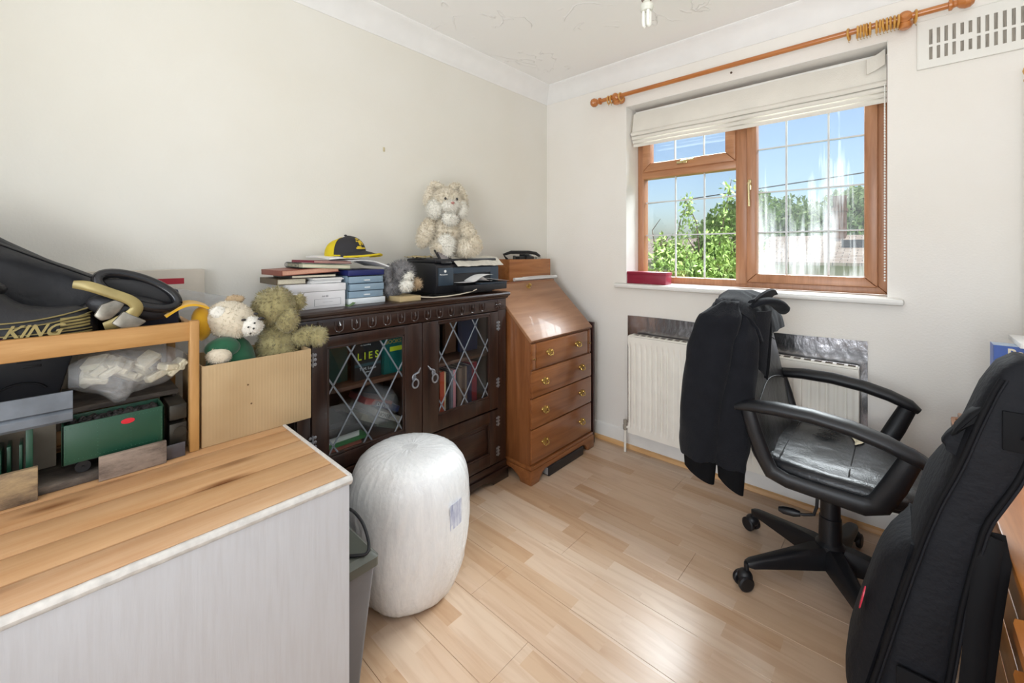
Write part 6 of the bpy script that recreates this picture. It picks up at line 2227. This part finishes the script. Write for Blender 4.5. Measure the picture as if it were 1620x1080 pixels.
# ================================================================== chest of drawers on the right
M_CHS = wood('orange_pine', 'b9773a', '8f5423', 'y', 0.3, 0.9, bump=0.03, coat=0.3)
M_CHZ = wood('orange_pine_upright', 'ab6b33', '834a1e', 'z', 0.3, 0.9, bump=0.03, coat=0.3)
KX, KY0, KY1, KZ = 2.070, -1.78, -0.285, 0.655
cd = thing('chest_of_drawers', 'low orange-brown wooden chest of drawers along the right wall', 'chest of drawers', (2.27, -0.97, 0))
obj('top_board', B().box(KX - .008, XR - .02, KY0 - .01, KY1 + .01, KZ - .02, KZ, 0.004), M_CHS, cd)
obj('carcass', B().box(KX + .012, XR - .025, KY0, KY1, 0.06, KZ - .02, 0.002), M_CHZ, cd)
obj('plinth', B().box(KX + .03, XR - .03, KY0 + .01, KY1 - .01, 0.001, 0.06), M_CHZ, cd)
for i, (z0, z1) in enumerate(((.556, .632), (.460, .550), (.362, .454), (.240, .356), (.07, .234))):
    for (ya_, yb_) in ((KY0 + .006, -0.975), (-0.969, KY1 - .006)):
        d_ = obj('drawer', B().box(KX, KX + .016, ya_, yb_, z0, z1, 0.003), M_CHS, cd)
        ym = -0.345 if yb_ > -.5 else -1.46
        zm = z1 + .004
        hb = B()
        hb.loft([[(KX + .001 - .028 * q[0], ym + .046 * q[1], zm + q[2]) for q in ((0, -1, .012), (.9, -1, .006), (1, -.8, .003), (1, .8, .003), (.9, 1, .006), (0, 1, .012), (0, .62, .012), (.62, .62, .006), (.62, -.62, .006), (0, -.62, .012))],
                 [(KX + .001 - .028 * q[0], ym + .046 * q[1], zm - .022 + q[2]) for q in ((0, -1, .012), (.9, -1, .006), (1, -.8, .003), (1, .8, .003), (.9, 1, .006), (0, 1, .012), (0, .62, .012), (.62, .62, .006), (.62, -.62, .006), (0, -.62, .012))]])
        obj('handle', hb, M_CHS, d_, label='wooden loop handle')

# things on the chest of drawers
M_BLUE = mat('box_blue', '2150a4', 0.35, 0.06)
gb0 = at(1572, 545, 'y', -0.46)
GBX, GBZ = gb0.x, gb0.z
gb = thing('blue_game_box', 'blue and grey printed box standing on the chest of drawers', 'box', (GBX + .13, -0.43, KZ))
obj('carton', B().box(GBX, GBX + .26, -0.460, -0.395, KZ + .0005, GBZ, 0.0015), mat('carton_silver', '9fb0c4', 0.35, 0.1), gb)
obj('blue_band', B().box(GBX + .0005, GBX + .26, -0.4608, -0.4601, GBZ - .058, GBZ - .0005), M_BLUE, gb, 0)
obj('blue_spine', B().box(GBX - .0008, GBX - .0001, -0.4595, -0.3955, KZ + .001, GBZ - .0005), M_BLUE, gb, 0)
FT = lambda o: frame(o, (1, 0, 0), (0, 0, 1), (0, -1, 0))
text('lettering', 'Po', 0.033, FT((GBX + .028, -0.4610, GBZ - .031)), mat('cream_ink', 'e4dcc0', 0.5), gb, bold=0.0012)
text('lettering', 'The Po', 0.0115, FT((GBX + .030, -0.4610, GBZ - .048)), mat('cream_ink', 'e4dcc0'), gb, bold=0.0003)
text('lettering', 'P', 0.030, FT((GBX + .054, -0.4610, GBZ - .094)), M_PAPER, gb, bold=0.0008)
wpd = B().box(GBX + .05, GBX + .27, -0.49, -0.30, GBZ + .0006, GBZ + .016, 0.001)
tag(obj('white_pad', wpd, M_PAPER), 'white paper pad lying on top of the blue printed box', 'note pad')
ps = thing('finial_post', 'slim white post with a turned wooden ball finial at the right edge', 'post', (2.252, -0.11, 0))
obj('post', B().box(2.240, 2.264, -0.122, -0.098, 0.03, 1.835, 0.003), M_WHITE, ps)
obj('foot', B().box(2.215, 2.29, -0.15, -0.07, 0.001, 0.032, 0.004), M_WHITE, ps)
obj('ball_finial', B().lathe([(0.012, 1.834), (0.016, 1.836), (0.016, 1.842), (0.008, 1.847), (0.008, 1.853), (0.016, 1.862), (0.019, 1.873), (0.016, 1.884), (0.005, 1.891)], (2.252, -0.11, 0), 20), M_RING, ps)

# ================================================================== gig bag leaning on the chest of drawers
M_GIG = mat('gig_bag_nylon', '121318', 0.75, 0.15, 16, bump=0.3, bscale=60, spec=0.25)
M_GIG2 = mat('gig_bag_trim', '09090c', 0.75, 0.1, spec=0.2)
gg = thing('gig_bag', 'black padded guitar bag leaning against the chest of drawers', 'guitar bag', (1.86, -1.2, 0))
ST = [  # z, left x, right x, near y, far y
    (0.004, 1.800, 1.905, -1.255, -1.09), (0.03, 1.795, 1.925, -1.295, -1.03), (0.12, 1.815, 1.95, -1.305, -0.985), (0.25, 1.843, 1.972, -1.305, -0.97), (0.35, 1.866, 1.985, -1.30, -0.985),
    (0.46, 1.890, 1.998, -1.298, -1.03), (0.56, 1.912, 2.010, -1.296, -1.06), (0.66, 1.935, 2.026, -1.298, -1.05), (0.735, 1.955, 2.040, -1.30, -1.045), (0.79, 1.974, 2.062, -1.302, -1.09),
    (0.83, 1.987, 2.078, -1.302, -1.15), (0.90, 2.006, 2.098, -1.302, -1.175), (0.97, 2.028, 2.122, -1.300, -1.18), (1.01, 2.045, 2.132, -1.295, -1.19), (1.03, 2.065, 2.128, -1.28, -1.2)]


def gring(z, x0, x1, y0, y1, off=0.0, seg=32, e=4.5):
    out = []
    cx, cy, ax, ay = (x0 + x1) / 2, (y0 + y1) / 2, (x1 - x0) / 2 + off, (y1 - y0) / 2 + off
    for k in range(seg):
        a = 2 * PI * k / seg
        c, s = math.cos(a), math.sin(a)
        x = cx + ax * abs(c) ** (2 / e) * (1 if c >= 0 else -1)
        y = cy + ay * abs(s) ** (2 / e) * (1 if s >= 0 else -1)
        q = 0.006 * mnoise.noise(Vector((x * 9, y * 9, z * 9)))
        out.append((x + q, y + q, z - 0.18 * (x - cx) + .5 * q))
    return out


def lerp_st(z):
    for a, b in zip(ST[:-1], ST[1:]):
        if a[0] <= z <= b[0]:
            t = (z - a[0]) / (b[0] - a[0])
            return [p + (q - p) * t for p, q in zip(a, b)]
    return list(ST[-1])


zs = [0.004, 0.012, 0.03] + [0.03 + 0.98 * k / 44 for k in range(1, 45)] + [1.02, 1.03]
rings = []
for z in zs:
    r_ = lerp_st(z)
    rg = gring(*r_)
    if z < 0.03:
        rg = [(x, y, max(z, zz_ * 0 + z)) for x, y, zz_ in rg]
    rings.append([(x, y, max(0.002, zz_)) for x, y, zz_ in rg])
obj('body', B().loft(rings), M_GIG, gg, 70)
# zips along both edges of the gusset
for which in (0, 1):
    pts = []
    for k in range(40):
        z = 0.04 + 0.95 * k / 39
        s_ = lerp_st(z)
        x = s_[1] + .010 if which == 0 else s_[2] - .014
        pts.append((x, s_[3] + .001, z - .18 * ((s_[1] if which == 0 else s_[2]) - (s_[1] + s_[2]) / 2)))
    obj('zip', B().tube(pts, .0045, 6), M_GIG2, gg, 70)
    pts2 = [(p[0] + .006, p[1] - .002, p[2]) for p in pts]
    obj('piping', B().tube(pts2, .0025, 6), M_GIG, gg, 70)
# front pocket with red badge
def pocket(u, v):
    z = 0.20 + 0.42 * v
    s_ = lerp_st(z)
    e = (1 - (2 * u - 1) ** 4) * (1 - (2 * v - 1) ** 6)
    return (s_[1] - 0.003 - 0.026 * e + .010 * (1 - e) , s_[3] + .03 + (s_[4] - s_[3] - .05) * u, z + 0.18 * .05)


obj('front_pocket', B().grid(pocket, 16, 20, 0.006), M_GIG, gg, 80)
s_ = lerp_st(0.43)
bdg = obj('badge', B().lathe([(0, 0), (0.016, 0), (0.016, .002), (0, .0025)], (0, 0, 0), 20, 'x').xf(frame((s_[1] - .034, -1.225, 0.452), (-1, 0, .2), (0, 1, 0), Vector((-1, 0, .2)).cross(Vector((0, 1, 0)))) @ Matrix.Diagonal((1, .8, 1.7, 1))), mat('badge_pink_red', 'c41f3e', 0.4), gg, label='red oval badge')
# neck flap and handle loop
fl_ = [at(a, c, 'y', -1.275) for a, c in ((1487, 698), (1497, 684), (1512, 672), (1530, 657), (1552, 646), (1572, 650), (1575, 720), (1540, 740), (1518, 722), (1500, 706))]
obj('neck_flap', B().prism([(q.x, q.z) for q in fl_], 'y', -1.284, -1.258, 0.006), M_GIG, gg, 80)
fl_ = [at(a, c, 'y', -1.29) for a, c in ((1503, 690), (1512, 674), (1532, 652), (1556, 640), (1562, 648), (1536, 664), (1518, 684))]
obj('flap_roll', B().prism([(q.x, q.z) for q in fl_], 'y', -1.298, -1.262, 0.005), M_GIG2, gg, 80)
obj('handle', B().tube([(2.075, -1.305, 0.90), (2.088, -1.325, 0.92), (2.105, -1.33, 0.955), (2.115, -1.322, 0.985), (2.115, -1.300, 1.0)], .011, 8, flat=.4), M_GIG2, gg, 70)
obj('side_patch', B().box(2.045, 2.09, -1.309, -1.303, 0.875, 0.945, 0.002), M_GIG2, gg)
obj('side_patch', B().box(1.905, 1.965, -1.313, -1.306, 0.30, 0.40, 0.003), M_GIG2, gg)
# shoulder straps hanging down behind
for dx, dy in ((0.0, 0.0), (0.016, .02)):
    obj('shoulder_strap', B().tube([(2.035 + dx * .2, -1.29 + dy, 0.705), (2.028 + dx, -1.30 + dy, 0.66), (2.018 + dx, -1.30 + dy, 0.56), (2.008 + dx * .9, -1.30 + dy, 0.42), (1.992 + dx * .5, -1.29 + dy, 0.26), (1.975 + dx * .3, -1.27 + dy, 0.12)], .016, 8, flat=.28, up=(0, 1, 0)), M_GIG2, gg, 70)
